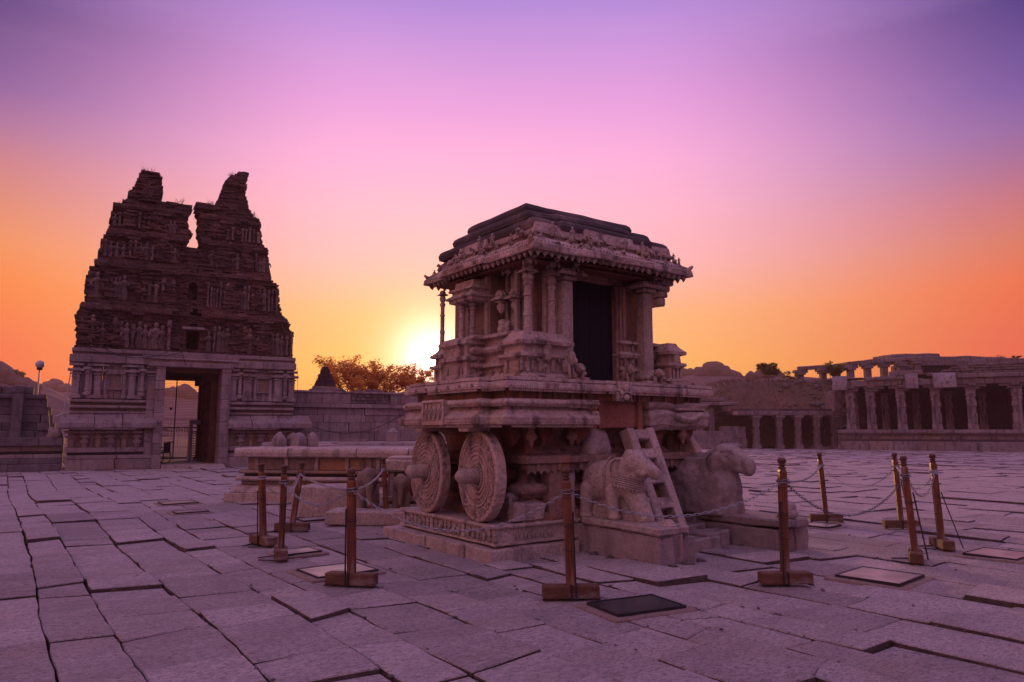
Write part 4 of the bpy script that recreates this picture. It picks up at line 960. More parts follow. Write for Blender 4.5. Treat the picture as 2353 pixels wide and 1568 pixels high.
chain('c', 'd', .05, 'nearly straight chain from the right-leaning post to the tall left post', single=False)
chain('b', 'c', .16, 'short chain crossing between the front left post and the right-leaning one', single=False)
chain('a', 'c', .26, 'chain hanging from the leftmost leaning post to the right-leaning one', single=False)
chain('d', 'e', .08, 'chain rising from the tall left post to the distant post by the stairway', single=False)
chain('g', 'h', .10, 'faint chain from the post before the right elephant to the far post', single=False)
chain('h', 'i', .36, 'far chain sagging between the far post and the rear right post', single=False)
chain('i', 'k', .28, 'brassy chain from the rear right post to the rightmost post', single=False, drop=(0, -.02))
chain('j', 'k', .30, 'chain from the front leaning right post to the rightmost post', single=False)
chain('i', 'j', .03, 'short taut chain joining the rear and front posts of the right group', single=False)
# ------------------------------------------------------------------ ruined gate tower
GA = R(30); GU = Vector((cos(GA), sin(GA), 0)); GN = Vector((-sin(GA), cos(GA), 0)); G0 = Vector((-17.6, 28.7, 0))
def gu(px, py, dep=0.0):
    """facade coordinates (u, z) of a measured pixel on the plane dep metres behind the front"""
    d = ray(px, py); o = G0+GN*dep - Vector((0, 0, EYE)); t = o.dot(GN)/d.dot(GN); p = d*t
    return ((p-o).dot(GU), p.z+EYE)
gp = thing('gate_tower', 'ruined brick gate tower with two broken peaks over a carved stone doorway', 'temple gate tower', G0, GA)
GW = 8.73
dl, dr = gu(374, 960)[0], gu(503, 960)[0]; dtop = gu(430, 846)[1]
ZL = {'a': .43, 'b': .62, 'c': .80, 'd': 1.62, 'e': 2.24, 'f': 2.86, 'g': 4.30, 'h': 4.62, 'i': 4.88}
slopes = [(0, .10), (.04, .92), (.0, 1)]
for (s0, s1, sd) in ((0, dl-.34, 0), (dr+.38, GW, 1)):
    stones(gp, 'stone_block', 'block', s0-.02, s1, 0, ZL['a'], -.28, 1.0, (1.0, 2.0), jut=.03, bevel=.02, dz=.01)
    stones(gp, 'stone_block', 'block', s0-.02, s1, ZL['a'], ZL['b']-.02, -.20, 1.0, (1.1, 2.2), jut=.02, bevel=.02)
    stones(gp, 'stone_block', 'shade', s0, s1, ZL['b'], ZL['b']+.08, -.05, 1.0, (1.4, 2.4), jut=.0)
    stones(gp, 'stone_block', 'block', s0-.08, s1, ZL['b']+.08, ZL['c']+.10, -.16, 1.0, (1.0, 2.0), jut=.015, bevel=.02)
    # lower wall with pilasters
    stones(gp, 'stone_block', 'blockwarm', s0, s1, ZL['c']+.1, ZL['d'], .0, 1.0, (.6, 1.3), jut=.03, bevel=.012)
    n = 7
    for i in range(n):
        u = s0+.12+(s1-s0-.24)*i/(n-1)
        w = .085 if i % 3 else .11
        mb = MB(); mb.box(u-w, u+w, -.12, .0, ZL['c']+.10, ZL['d']-.18); mb.box(u-w*1.8, u+w*1.8, -.16, 0, ZL['d']-.34, ZL['d']-.26); mb.box(u-w*1.3, u+w*1.3, -.14, 0, ZL['d']-.42, ZL['d']-.38); mb.box(u-w*2.2, u+w*2.2, -.18, 0, ZL['d']-.16, ZL['d']-.06)
        mk(mb, 'pilaster', 'block' if i % 2 else 'blockwarm', gp, bevel=.012, erode=(.012, 4, .2, 2))
        if i % 2 and i < n-1:
            mb = MB(); mb.lathe([(.03, .0), (.14, .05), (.18, .12), (.10, .18), (.06, .24), (.16, .30), (.17, .36)], 8, Matrix.Translation((u+(s1-s0)/(n-1)/2*0, -.14, ZL['d']-.60)) @ Matrix.Diagonal((1, .5, 1, 1)))
            mk(mb, 'carved_bud', 'block', gp, erode=(.012, 5, .2, 0))
    # big curved eave of separate slabs, some tipped
    kp = [(-.62, .02), (-.66, .10), (-.62, .36), (-.40, .62), (-.12, .84), (-.06, 1.0)]
    kp = [(d+.06, t) for d, t in kp]
    stones(gp, 'eave_slab', 'block', s0-.28 if not sd else s0-.05, (GW+.75) if sd else s1+.1, ZL['d']+.02, ZL['e'], -.02, 1.0, (.85, 1.35), prof=[(-.60, .02), (-.64, .08), (-.62, .42), (-.30, .64), (-.08, .82), (.0, 1.0)], jut=.06, bevel=.02, dz=0, tilt=.03, erode=(.015, 2, .35, 2))
    # torus courses
    z = ZL['e']
    for hh, out_, m_ in ((.12, -.04, 'block'), (.10, .06, 'blockwarm'), (.13, -.10, 'block'), (.10, .05, 'blockwarm'), (.14, -.12, 'block')):
        stones(gp, 'moulding_stone', m_, s0-.02, s1+.0, z, z+hh, out_, 1.0, (1.0, 2.3), prof=[(0, .02), (-.04, .3), (-.04, .7), (0, .98)] if out_ < 0 else None, jut=.01, bevel=.01)
        z += hh
    # main wall stones
    for c in range(4):
        z0 = ZL['f']+(ZL['g']-ZL['f'])*c/4; z1 = ZL['f']+(ZL['g']-ZL['f'])*(c+1)/4
        stones(gp, 'stone_block', 'block', s0, s1, z0, z1, .0, 1.0, (.5, 1.1), jut=.025, bevel=.014)
    cen = (s0+s1)/2
    for k, (u, w, d, top) in enumerate(((s0+.12, .13, .16, 1), (s0+.62, .07, .11, 0), (cen-.62, .12, .16, 1), (cen-.33, .06, .1, 0), (cen+.33, .06, .1, 0), (cen+.62, .12, .16, 1), (s1-.62, .07, .11, 0), (s1-.14, .13, .16, 1))):
        mb = MB(); mb.box(u-w, u+w, -d, 0, ZL['f'], ZL['g']-.2); mb.box(u-w*1.5, u+w*1.5, -d-.03, 0, ZL['f'], ZL['f']+.14)
        if top:
            mb.box(u-w*1.5, u+w*1.5, -d-.05, 0, ZL['g']-.48, ZL['g']-.42); mb.box(u-w*2.2, u+w*2.2, -d-.10, 0, ZL['g']-.36, ZL['g']-.26); mb.box(u-w*1.1, u+w*1.1, -d-.02, 0, ZL['g']-.62, ZL['g']-.54)
        mb.box(u-w*1.9, u+w*1.9, -d-.08, 0, ZL['g']-.14, ZL['g']-.04)
        mk(mb, 'pilaster', 'block', gp, bevel=.012, erode=(.01, 4, .25, 2))
    for u in (cen-.98, cen+.98):
        mb = MB(); mb.lathe([(.02, -.05), (.12, .0), (.14, .10), (.06, .16), (.10, .22), (.075, .3), (.07, .85), (.13, .92), (.08, .98), (.2, 1.04), (.21, 1.10), (.1, 1.16)], 10, Matrix.Translation((u, -.12, ZL['f']+.12)) @ Matrix.Diagonal((1, .7, 1, 1)))
        mk(mb, 'vase_pilaster', 'block', gp, erode=(.01, 5, .2, 0))
    mb = MB(); mb.box(cen-.26, cen-.20, -.10, 0, ZL['f']+.42, ZL['f']+1.0); mb.box(cen+.20, cen+.26, -.10, 0, ZL['f']+.42, ZL['f']+1.0); mb.box(cen-.36, cen+.36, -.16, 0, ZL['f']+1.0, ZL['f']+1.07); mb.box(cen-.28, cen+.28, -.12, 0, ZL['f']+1.07, ZL['f']+1.2); mb.box(cen-.3, cen+.3, -.12, 0, ZL['f']+.36, ZL['f']+.42)
    mk(mb, 'niche_frame', 'block', gp, bevel=.01, erode=(.008, 4, .25, 2))
    mk(MB().box(cen-.20, cen+.20, -.035, .02, ZL['f']+.42, ZL['f']+1.0), 'niche_back', 'blockwarm', gp)
    # top cornice
    stones(gp, 'cornice_slab', 'block', s0-.14, s1+.02, ZL['g'], ZL['h'], -.30, 1.0, (1.3, 2.6), jut=.03, bevel=.025, erode=(.012, 3, .4, 2))
    stones(gp, 'cornice_slab', 'blockwarm', s0-.02, s1, ZL['h'], ZL['h']+.10, -.12, 1.0, (1.3, 2.6), jut=.01)
    stones(gp, 'cornice_slab', 'block', s0-.08, s1, ZL['h']+.10, ZL['i'], -.22, 1.0, (1.2, 2.6), jut=.03, bevel=.02)
# door: jambs, lintel, passage
for (a_, b_, o_) in ((dl-.36, dl-.01, -.34), (dl-.66, dl-.36, -.16), (dr+.01, dr+.38, -.34)):
    z = 0
    while z < dtop-.05:
        h = rnd.uniform(.3, .62); h = min(h, dtop-z)
        mk(MB().box(a_, b_, o_+rnd.uniform(-.02, .02), .8, z+.004, z+h-.004), 'jamb_stone', 'block', gp, bevel=.014); z += h
mk(MB().box(dl-.7, dr+.45, -.40, .9, dtop, dtop+.20), 'lintel', 'block', gp, bevel=.02, erode=(.01, 3, .4, 2))
mk(MB().box(dl-.5, dr+.3, -.28, .9, dtop+.205, dtop+.30), 'lintel', 'blockwarm', gp, bevel=.012)
mk(MB().box(dl-.9, dr+.7, -.36, .9, dtop+.305, ZL['h']+.0), 'lintel', 'block', gp, bevel=.02)
mk(MB().box(dl-.9, dr+.7, -.24, .9, ZL['h']+.002, ZL['i']), 'lintel', 'block', gp, bevel=.02)
PD = 6.4
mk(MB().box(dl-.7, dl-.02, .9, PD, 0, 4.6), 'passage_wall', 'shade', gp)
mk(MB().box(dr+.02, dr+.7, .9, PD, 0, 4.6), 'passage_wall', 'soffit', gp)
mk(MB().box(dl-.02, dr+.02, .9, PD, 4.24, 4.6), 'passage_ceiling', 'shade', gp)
mk(MB().box(dl-.1, dr+.1, .2, 1.0, dtop-.16, dtop-.01), 'passage_beam', 'soffit', gp, bevel=.02)
for t, w in ((1.3, .20), (2.6, .28), (4.0, .22), (5.3, .25)):
    mk(MB().box(dr-w, dr+.03, t, t+.35, .25, 3.9), 'passage_pillar', 'soffit', gp, bevel=.02)
    mk(MB().box(dr-w-.18, dr+.03, t-.12, t+.47, 3.78, 4.24), 'passage_corbel', 'soffit', gp, bevel=.04)
    mk(MB().box(dr-w-.08, dr+.03, t-.08, t+.43, .0, .28), 'passage_plinth', 'soffit', gp, bevel=.02)
mk(MB().box(dl-.02, dr+.02, PD-.8, PD, 4.12, 4.24), 'passage_beam', 'soffit', gp, bevel=.02)
mk(MB().prism([(0, 0), (0, 0.001), (0, .001)], 0, .001), 'threshold_chip', 'block', gp) if False else None
mk(MB().box(dl+.02, dr-.0, -.45, PD, -.02, .14), 'threshold', 'sandplain', gp, bevel=.01)
rp = MB(); rp.add([(dl+1.1, -.5, .16), (dr+.2, -.5, .16), (dr+.2, -1.3, .01), (dl+1.1, -1.3, .01), (dl+1.1, -.5, .01), (dr+.2, -.5, .01)], [(0, 1, 2, 3), (0, 3, 4), (1, 5, 2), (0, 4, 5, 1)])
o = mk(rp, 'entry_ramp', 'sandplain'); o.location = G0; o.rotation_euler = (0, 0, GA); tag(o, 'small sloping slab ramp at the right of the tower threshold', 'ramp')
# brick tower ---------------------------------------------------
LO = [(171, 819), (172, 780), (172.5, 740), (177, 709), (193, 696), (196, 661), (199, 634), (205, 611), (225, 599), (230, 558), (235.5, 546), (252, 527), (253, 502), (262, 470), (279, 466), (294, 457), (297, 438), (312, 420), (326, 394)]
LI = [(356, 394), (370, 409), (373, 435), (369, 469)]
RO = [(669, 824), (669, 778), (663.5, 746), (646, 725), (640, 699), (638.5, 658), (622, 646), (618, 623), (614, 579), (602, 564), (599, 538), (596, 508), (573, 485), (564, 447), (564, 417), (570, 401), (561, 393)]
def line(l, dep):
    q = sorted((gu(*p, dep)[1], gu(*p, dep)[0]) for p in l); return q
dep_at = lambda z: .15+max(0, z-4.9)*.17
def conv(l): # pixel outline -> (z, u) on the battered front face
    r = []
    for p in l:
        dp = .5
        for _ in range(4): dp = dep_at(gu(*p, dp)[1])
        u, z = gu(*p, dp); r.append((z, u))
    return sorted(r)
cLO, cRO = conv(LO), conv(RO)
cLI = conv([(356, 394), (370, 409), (373, 435), (369, 469)])
cG1 = conv([(441, 470), (441, 482), (430, 497), (432, 526), (441, 537), (432, 552), (426, 567)])
cG2 = conv([(447, 470), (452, 485), (458, 502), (455, 535), (460, 567)])
cRI = conv([(498, 476), (499, 458), (511, 451), (508, 444), (514, 426), (523, 412), (549, 397), (561, 393)])
z_saddle1 = conv([(400, 468)])[0][0]; z_saddle2 = conv([(475, 470)])[0][0]; z_notch = conv([(440, 567)])[0][0]
zt_l = cLO[-1][0]; zt_r = cRO[-1][0]
win = []   # openings (u0,u1,z0,z1,arched)
def wn(x0, y1, x1, y0, arch=False):
    a = conv([(x0, y1)])[0]; b = conv([(x1, y0)])[0]; win.append((a[1], b[1], a[0], b[0], arch))
wn(432, 690, 455, 650, True); wn(427, 803, 459, 759)
wn(439, 627, 443, 621); wn(451, 627, 456, 621); wn(436, 726, 464, 718); wn(443, 718, 454, 711)
tiers = sorted([ZL['i']]+[conv([(300, y)])[0][0] for y in (697, 600, 530, 470)])
def tier_of(z):
    k = max(i for i, t in enumerate(tiers) if z >= t-.001); top = tiers[k+1] if k+1 < len(tiers) else tiers[k]+2
    return k, (z-tiers[k])/(top-tiers[k])
z = ZL['i']; ci = 0
while z < max(zt_l, zt_r):
    h = rnd.uniform(.05, .10); zm = z+h/2; k, f = tier_of(zm)
    L0 = interp(cLO, zm); R1 = interp(cRO, zm); segs = []
    if zm < z_notch: segs = [(L0, R1)]
    else:
        if zm < z_saddle1: segs.append((L0, interp(cG1, zm)))
        elif zm < zt_l: segs.append((L0, interp(cLI, zm)))
        if zm < z_saddle2: segs.append((interp(cG2, zm), R1))
        elif zm < zt_r: segs.append((interp(cRI, zm), R1))
    tierbulge = {True: -.26, False: 0}[f > .80] + (-.10 if .72 < f < .80 else 0) + (-.06 if f < .06 else 0)
    if f > .9: tierbulge += .1
    back = 2.6+.9*(zm < 9)+1.2*(zm < 7)
    for (a_, b_) in segs:
        mb = MB()
        if b_-a_ < .12: continue
        u = a_+rnd.uniform(-.06, .11); front = []
        while u < b_:
            w = rnd.uniform(.18, .5); e = min(u+w, b_+rnd.uniform(-.10, .06))
            cu = (u+e)/2
            hit = [q for q in win if q[2] < zm < q[3] and q[0]-.02 < cu < q[1]+.02]
            for q in win:           # keep clear jambs
                if q[2] < zm < q[3]:
                    if u < q[0] < e: e = q[0]
                    elif q[0] <= u < q[1]: e = q[1]
            cu = (u+e)/2; hit = [q for q in win if q[2] < zm < q[3] and q[0] < cu < q[1]]
            arch_cut = 0
            cell = math.sin(cu*5.3+k*2)*.5+math.sin(cu*2.1+k)*.5
            prot = (-.24 if cell > .25 else (.05 if cell < -.4 else -.04)) if (.1 < f < .72) else 0
            if abs(cu-(interp(cG1, zm)+interp(cG2, zm))/2) < .75 and zm < z_notch: prot = .03; tb = tierbulge*.2
            else: tb = tierbulge
            y0 = dep_at(zm)+tb+prot+rnd.uniform(-.085, .085)
            if f > .8: y0 = dep_at(zm)+tb+rnd.uniform(-.05, .05)
            if hit: y0 = dep_at(zm)+1.2
            gone = rnd.random() < .04 and not hit
            if gone: y0 += rnd.uniform(.1, .25)
            if e-u > .03 and not hit: mb.box(u, e, y0, dep_at(zm)+(.9 if not hit else 1.6), z+rnd.uniform(-.01, .01), z+h+rnd.uniform(-.01, .012))
            u = e
        inn = .25 if zm > z_saddle1 else .12
        cuts = [a_+inn]+sorted(v for q in win if q[2] < zm < q[3] for v in (q[0], q[1]))+[b_-inn]
        for c0, c1 in zip(cuts[::2], cuts[1::2]):
            if c1 > c0: mb.box(c0, c1, dep_at(zm)+.85, max(dep_at(zm)+1.3, back-zm*.05), z-.004, z+h+.004)
        if mb.v: mk(mb, 'brick_course', 'brick', gp, erode=(.02, 4, 9, 0))
    z += h; ci += 1
# stucco figures and miniature pilasters between the cornices
zc = (interp(cG1, 8)+interp(cG2, 8))/2
for k in range(len(tiers)-1):
    z0, z1 = tiers[k]+.10, tiers[k]+(tiers[k+1]-tiers[k])*.72
    a_, b_ = interp(cLO, (z0+z1)/2)+.1, interp(cRO, (z0+z1)/2)-.1; u = a_
    while u < b_:
        w = rnd.uniform(.12, .27); cu = u+w/2
        if abs(cu-zc) > .68 and not (z0 > z_notch and interp(cG1, z0)-.1 < cu < interp(cG2, z0)+.1):
            hh = (z1-z0)*rnd.uniform(.62, .98); q = rnd.random(); yy = dep_at((z0+z1)/2)-.13
            if q < .6: put(FIG if rnd.random() < .5 else FIG2, 'stucco_figure', 'stucco', gp, (cu, yy+.05, z0), (hh*rnd.uniform(.7, 1.0), hh*.6, hh*1.02), (0, 0, rnd.uniform(-.3, .3)))
            elif q < .95:
                mb = MB(); mb.box(cu-w*.22, cu+w*.22, yy-.06, yy+.2, z0, z0+hh*.8); mb.box(cu-w*.4, cu+w*.4, yy-.10, yy+.2, z0+hh*.8, z0+hh*.87); mb.box(cu-w*.3, cu+w*.3, yy-.08, yy+.2, z0+hh*.87, z0+hh*1.0); mb.box(cu-w*.32, cu+w*.32, yy-.09, yy+.2, z0, z0+.08)
                mk(mb, 'stucco_pilaster', 'stucco', gp, bevel=.01, erode=(.02, 6, .12, 2))
        u += w
    # remains of pale moulded cornice at the top of each tier
    zt = tiers[k+1]-(tiers[k+1]-tiers[k])*.16; u = interp(cLO, zt)+.05; bb = interp(cRO, zt)-.05
    while u < bb:
        w = min(rnd.uniform(.3, 1.1), max(.2, bb-u)); cu = u+w/2
        if rnd.random() < .62 and abs(cu-zc) > .6:
            zz = zt+rnd.choice((-.12, 0, .1)); mb = MB(); y = dep_at(zt)-.24
            mb.box(u, u+w*.9, y, y+.3, zz, zz+.05); mb.box(u+.03, u+w*.9-.03, y+.04, y+.3, zz+.05, zz+.10)
            n_ = int(w*.9/.07)
            for t in range(n_): mb.box(u+t*.07, u+t*.07+.035, y-.01, y+.25, zz-.05, zz)
            mk(mb, 'cornice_fragment', 'stucco', gp, erode=(.012, 6, .2, 1))
        u += w
mk(MB().box(win[0][0]-.6, win[1][1]+.6, 4.4, 4.5, ZL['i'], win[0][3]+.3), 'tower_rear_wall', 'shade', gp)
# lintel slabs over the two openings, rubble on top of the cornice
for q, ex in ((win[1], .18), (win[0], .0)):
    yy = dep_at(q[3])
    if ex:
        mk(MB().box(q[0]-ex, q[1]+ex, yy-.26, yy+.4, q[3]-.02, q[3]+.09), 'window_lintel', 'block', gp, bevel=.01)
        mb = MB(); mb.tube([(q[0]-.02+(q[1]-q[0]+.04)*t/8, yy-.18, q[3]+.12+.22*sin(pi*t/8)) for t in range(9)], .05, 6); mk(mb, 'lintel_gable', 'brick', gp, erode=(.02, 6, .1, 1))
    else:
        mb = MB(); cx, rr_ = (q[0]+q[1])/2, (q[1]-q[0])/2
        for t in range(9):
            an = pi*t/8; mb.box(-.035, .035, -.0, .35, rr_*.92, rr_+.14, Matrix.Translation((cx, yy-.05, q[3]-rr_)) @ Matrix.Rotation(pi/2-an, 4, 'Y'))
        mk(mb, 'brick_arch', 'brick', gp, bevel=.004)
        # spandrels that round the top
        for sg in (-1, 1): mk(MB().prism([(0, 0), (0.4, 0), (.4, .1), (0, .1)], cx+sg*rr_-.06, cx+sg*rr_+.06, Matrix.Translation((0, yy, q[3]-.1))), 'spandrel', 'brick', gp)
for i in range(46):
    u = rnd.uniform(0, GW); 
    mk(MB().box(-.08, .08, -.06, .06, 0, .07, j=.02), 'fallen_brick', 'brick', gp, loc=(u, rnd.uniform(-.15, .05), ZL['i']+.0), rot=(0, 0, rnd.uniform(-1, 1)))
# niches of mortar band between stone and brick
mk(MB().box(-.02, GW, .10, 1.2, ZL['h'], ZL['i']+.04), 'core_top', 'shade', gp)
# dry bushes on the broken crests
def twigs(name, lab, base, n, hgt, spread, seed, m='bark', rad=.012, leaves=0):
    r = random.Random(seed); mb = MB()
    for i in range(n):
        a = r.uniform(0, 2*pi); s_ = r.uniform(.2, 1)*spread; top = Vector((cos(a)*s_, sin(a)*s_, hgt*r.uniform(.5, 1)))
        p0 = Vector((cos(a)*.06, sin(a)*.06, 0)); md = p0.lerp(top, .5)+Vector((r.uniform(-.06, .06), r.uniform(-.06, .06), .05))
        mb.tube([p0, md, top], [rad, rad*.7, rad*.3], 4)
        for j in range(3):
            q = md.lerp(top, r.random()); mb.tube([q, q+Vector((r.uniform(-.12, .12), r.uniform(-.1, .1), r.uniform(.02, .16)))], [rad*.5, rad*.2], 3)
            for l_ in range(leaves):
                c = q+Vector((r.uniform(-.15, .15), r.uniform(-.15, .15), r.uniform(-.05, .2))); e = .05
                mb.add([c+Vector((r.uniform(-e, e), r.uniform(-e, e), r.uniform(-e, e))) for _ in range(3)], [(0, 1, 2)])
    o = mk(mb, name, m); o.location = base; tag(o, lab, 'plant'); return o
def gpt(u, y, z): return G0+GU*u+GN*y+Vector((0, 0, z))
for i, (px, py, n, hh, sp, lab) in enumerate(((340, 396, 16, .32, .32, 'dry twiggy bush on the left peak of the brick tower'), (415, 466, 12, .30, .25, 'dry grass tuft on the saddle left of the gap in the tower'), (487, 470, 12, .26, .25, 'dry grass tuft on the saddle right of the gap in the tower'), (535, 404, 14, .28, .22, 'thin twigs on the right peak of the brick tower'), (285, 467, 10, .22, .25, 'small dry plant on the left shoulder of the tower'), (586, 497, 12, .26, .2, 'small dry plant on the right shoulder of the tower'))):
    z_, u_ = conv([(px, py)])[0]; twigs('dry_bush', lab, gpt(u_, dep_at(z_)+.4, z_-.1), n, hh+.15, sp, 50+i, rad=.008)
# black cables slung over the cornice
def cable(name, lab, pts, sag, r=.014, m='cable'):
    P = []
    for a, b, s in zip(pts, pts[1:], sag):
        for t in range(12): P.append(Vector(a).lerp(Vector(b), t/12)-Vector((0, 0, 4*s*(t/12)*(1-t/12))))
    P.append(Vector(pts[-1])); c = sum(P, Vector())/len(P)
    o = mk(MB().tube([p-c for p in P], r, 5), name, m); o.location = c; tag(o, lab, 'cable'); return o
cable('hanging_cable', 'black cable looped along the stone cornice left of the tower door', [gpt(.3, -.3, 4.95), gpt(2.6, -.4, 4.72), gpt(3.9, -.4, 4.86), gpt(4.1, -.45, 4.3)], (.22, .1, 0))
cable('hanging_cable', 'second thin cable drooping below the tower cornice', [gpt(1.0, -.36, 4.9), gpt(2.2, -.42, 4.55), gpt(3.4, -.4, 4.88)], (.1, .08))
cable('hanging_cable', 'thin wire hanging down the right corner of the gate tower', [gpt(GW+.05, -.3, 4.4), gpt(GW+.12, -.3, 3.2), gpt(GW+.05, .1, 2.2), gpt(GW+.7, .3, 1.5)], (0, 0, .1), .009)
cable('hanging_cable', 'bundle of wires down the left edge of the gate tower', [gpt(-.06, .1, 4.0), gpt(-.14, .0, 3.0), gpt(-.2, .0, 2.3), gpt(-.5, .0, 2.15)], (0, .0, .05), .02, 'grey')
# ---- gate lattice, detector, wheelchair
gg = thing('metal_gate', 'tall black metal gate with thin horizontal bars in the tower doorway', 'gate', gpt(dl, PD-.25, .14), GA)
gw_ = dr-dl+.0; gh = 4.0
for zz, hh in ((1.55, .045), (1.98, .03), (.02, .05), (3.92, .05)): mk(MB().box(0, gw_-.1, -.02, .02, zz, zz+hh), 'gate_rail', 'iron', gg)
for uu, ww in ((.98, .05), (.0, .05), (gw_-.18, .05)): mk(MB().box(uu, uu+ww, -.025, .025, 0, gh), 'gate_stile', 'iron', gg)
for i in range(49): 
    zz = .08+i*.08
    if zz < 1.5: mk(MB().box(.05, .98, -.006, .006, zz, zz+.012), 'gate_bar', 'iron', gg)
    else: mk(MB().box(.05, gw_-.2, -.006, .006, zz, zz+.012), 'gate_bar', 'iron', gg)
mk(MB().box(.74, .86, -.04, .04, 2.45, 2.57), 'gate_lock', 'iron', gg); mk(MB().box(.7, .96, -.05, .05, .82, .86), 'gate_latch', 'iron', gg)
for i in range(12): mk(MB().box(gw_-.62, gw_-.2, -.5, -.48, .05+i*.12, .09+i*.12), 'leaf_slat', 'iron', gg)
dt = thing('metal_detector_arch', 'grey walk-through metal detector arch standing inside the tower doorway', 'metal detector', gpt(dl+1.55, PD-1.6, .14), GA)
mk(MB().box(0, .13, -.3, .3, 0, 1.72), 'side_panel', 'grey', dt, bevel=.01); mk(MB().box(.78, .91, -.3, .3, 0, 1.72), 'side_panel', 'grey', dt, bevel=.01); mk(MB().box(0, .91, -.3, .3, 1.722, 1.94), 'top_unit', 'grey', dt, bevel=.01)
wc = thing('wheelchair', 'dark wheelchair parked inside the tower door against the left jamb', 'wheelchair', gpt(dl+.10, 1.0, .14), GA+.9)
for s_ in (-.26, .26):
    m = MB(); m.tube([(s_, .29*cos(t), .30+.29*sin(t)) for t in [2*pi*k/20 for k in range(20)]], .02, 6, close=True)
    for k in range(8): m.tube([(s_, 0, .30), (s_, .28*cos(k*pi/4), .30+.28*sin(k*pi/4))], .004, 4)
    mk(m, 'wheel', 'iron', wc)
    m = MB(); m.tube([(s_*.8, .35+.07*cos(t), .08+.07*sin(t)) for t in [2*pi*k/10 for k in range(10)]], .015, 5, close=True); mk(m, 'castor', 'iron', wc)
    m = MB(); m.tube([(s_*.85, -.25, .3), (s_*.85, -.25, .95), (s_*.85, -.4, .96)], .014, 5); m.tube([(s_*.85, -.25, .7), (s_*.85, .2, .7), (s_*.85, .2, .45), (s_*.85, .45, .15)], .014, 5); mk(m, 'frame_tube', 'iron', wc)
mk(MB().box(-.22, .22, -.25, .2, .46, .50), 'seat', 'cable', wc, bevel=.01); mk(MB().box(-.22, .22, -.27, -.24, .5, .92), 'backrest', 'cable', wc, bevel=.01)
# pale railing and dusty lane seen through the door
bk = thing('picket_railing', 'pale railing of close uprights seen through the tower doorway', 'railing', (-26.5, 56.0, 0), R(5))
for zz in (.25, 1.75): mk(MB().box(0, 8, -.03, .03, zz, zz+.08), 'railing_rail', 'sandplain', bk)
for i in range(40): mk(MB().box(i*.2, i*.2+.06, -.02, .02, 0, 1.9), 'railing_bar', 'sandplain', bk)

# ------------------------------------------------------------------ left terrace with ruined wall
lt = thing('stone_terrace', 'low moulded stone terrace running from the left edge of the photo to the tower', 'terrace', gpt(-6.2, 0, 0), GA)
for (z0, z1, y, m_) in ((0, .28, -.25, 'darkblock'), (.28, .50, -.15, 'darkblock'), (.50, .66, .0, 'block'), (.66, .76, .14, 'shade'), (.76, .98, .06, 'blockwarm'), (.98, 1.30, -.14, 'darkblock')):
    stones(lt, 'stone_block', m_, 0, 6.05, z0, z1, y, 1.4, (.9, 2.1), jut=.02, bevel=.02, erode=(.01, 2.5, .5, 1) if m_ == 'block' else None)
mk(MB().box(0, 6.0, .8, 4.5, 1.0, 1.24), 'terrace_top', 'block', lt)
lw = thing('ruined_block_wall', 'dark rough stone wall with an upright pillar standing on the left terrace', 'wall', gpt(-6.2, 1.1, 1.24), GA)
uq = lambda px: gu(px, 950, 1.1)[0]+6.2
for c in range(5):
    z0, z1 = c*.32, (c+1)*.32; end = uq((126, 128, 122, 118, 106)[c])
    stones(lw, 'wall_stone', 'darkblock', 0, end, z0, z1, .0, .8, (.5, 1.2), jut=.05, bevel=.02, erode=(.02, 2, .4, 1))
stones(lw, 'coping_stone', 'darkblock', 0, uq(104), 1.60, 1.78, -.1, .9, (1.2, 2.2), jut=.03, bevel=.03)
stones(lw, 'coping_stone', 'darkblock', 0, uq(72), 1.785, 2.1, .1, .9, (1.0, 1.6), jut=.04, bevel=.03)
for u in (uq(40), 1.2): mk(MB().box(u-.19, u+.19, -.26, .0, -.0, 2.12, j=.02), 'pillar', 'darkblock', lw, bevel=.03, erode=(.02, 2.5, .3, 2))
o = lump('fallen_capital', 'block', None, (0, 0, 0), (.28, .24, .26), 77, .3); o.location = gpt(-.45, .1, 1.45); tag(o, 'rounded fallen stone capital at the joint between terrace and gate tower', 'stone')
cable('hanging_cable', 'black wires drooping over the end of the ruined left wall', [gpt(-3.4, .9, 2.95), gpt(-1.6, .8, 3.1), gpt(-.75, .7, 2.4), gpt(-.62, .6, 1.4)], (.02, -.1, 0), .012)

# ------------------------------------------------------------------ lamp post
p = at(84, 925, 33.5); q = at(92, 838, 33.5)
lp = thing('street_lamp', 'thin lamp post with a round globe rising behind the left terrace', 'lamp', (p.x, p.y, 0), 0)
ax = Vector((q.x-p.x, 0, 0)); mk(MB().tube([(0, 0, 0), (0, 0, 2.8), (ax.x*.95, 0, q.z-.2)], [.05, .045, .03], 8), 'pole', 'grey', lp)
mk(MB().ball((ax.x, 0, q.z), .19, 20, 12), 'globe', 'grey', lp, smooth_=True); mk(MB().lathe([(.10, -.26), (.13, -.2), (.11, -.14)], 12, Matrix.Translation((ax.x, 0, q.z))), 'collar', 'iron', lp)
mk(MB().box(ax.x*.3+.02, ax.x*.3+.12, -.05, .05, 3.0, 3.12), 'junction_box', 'iron', lp)

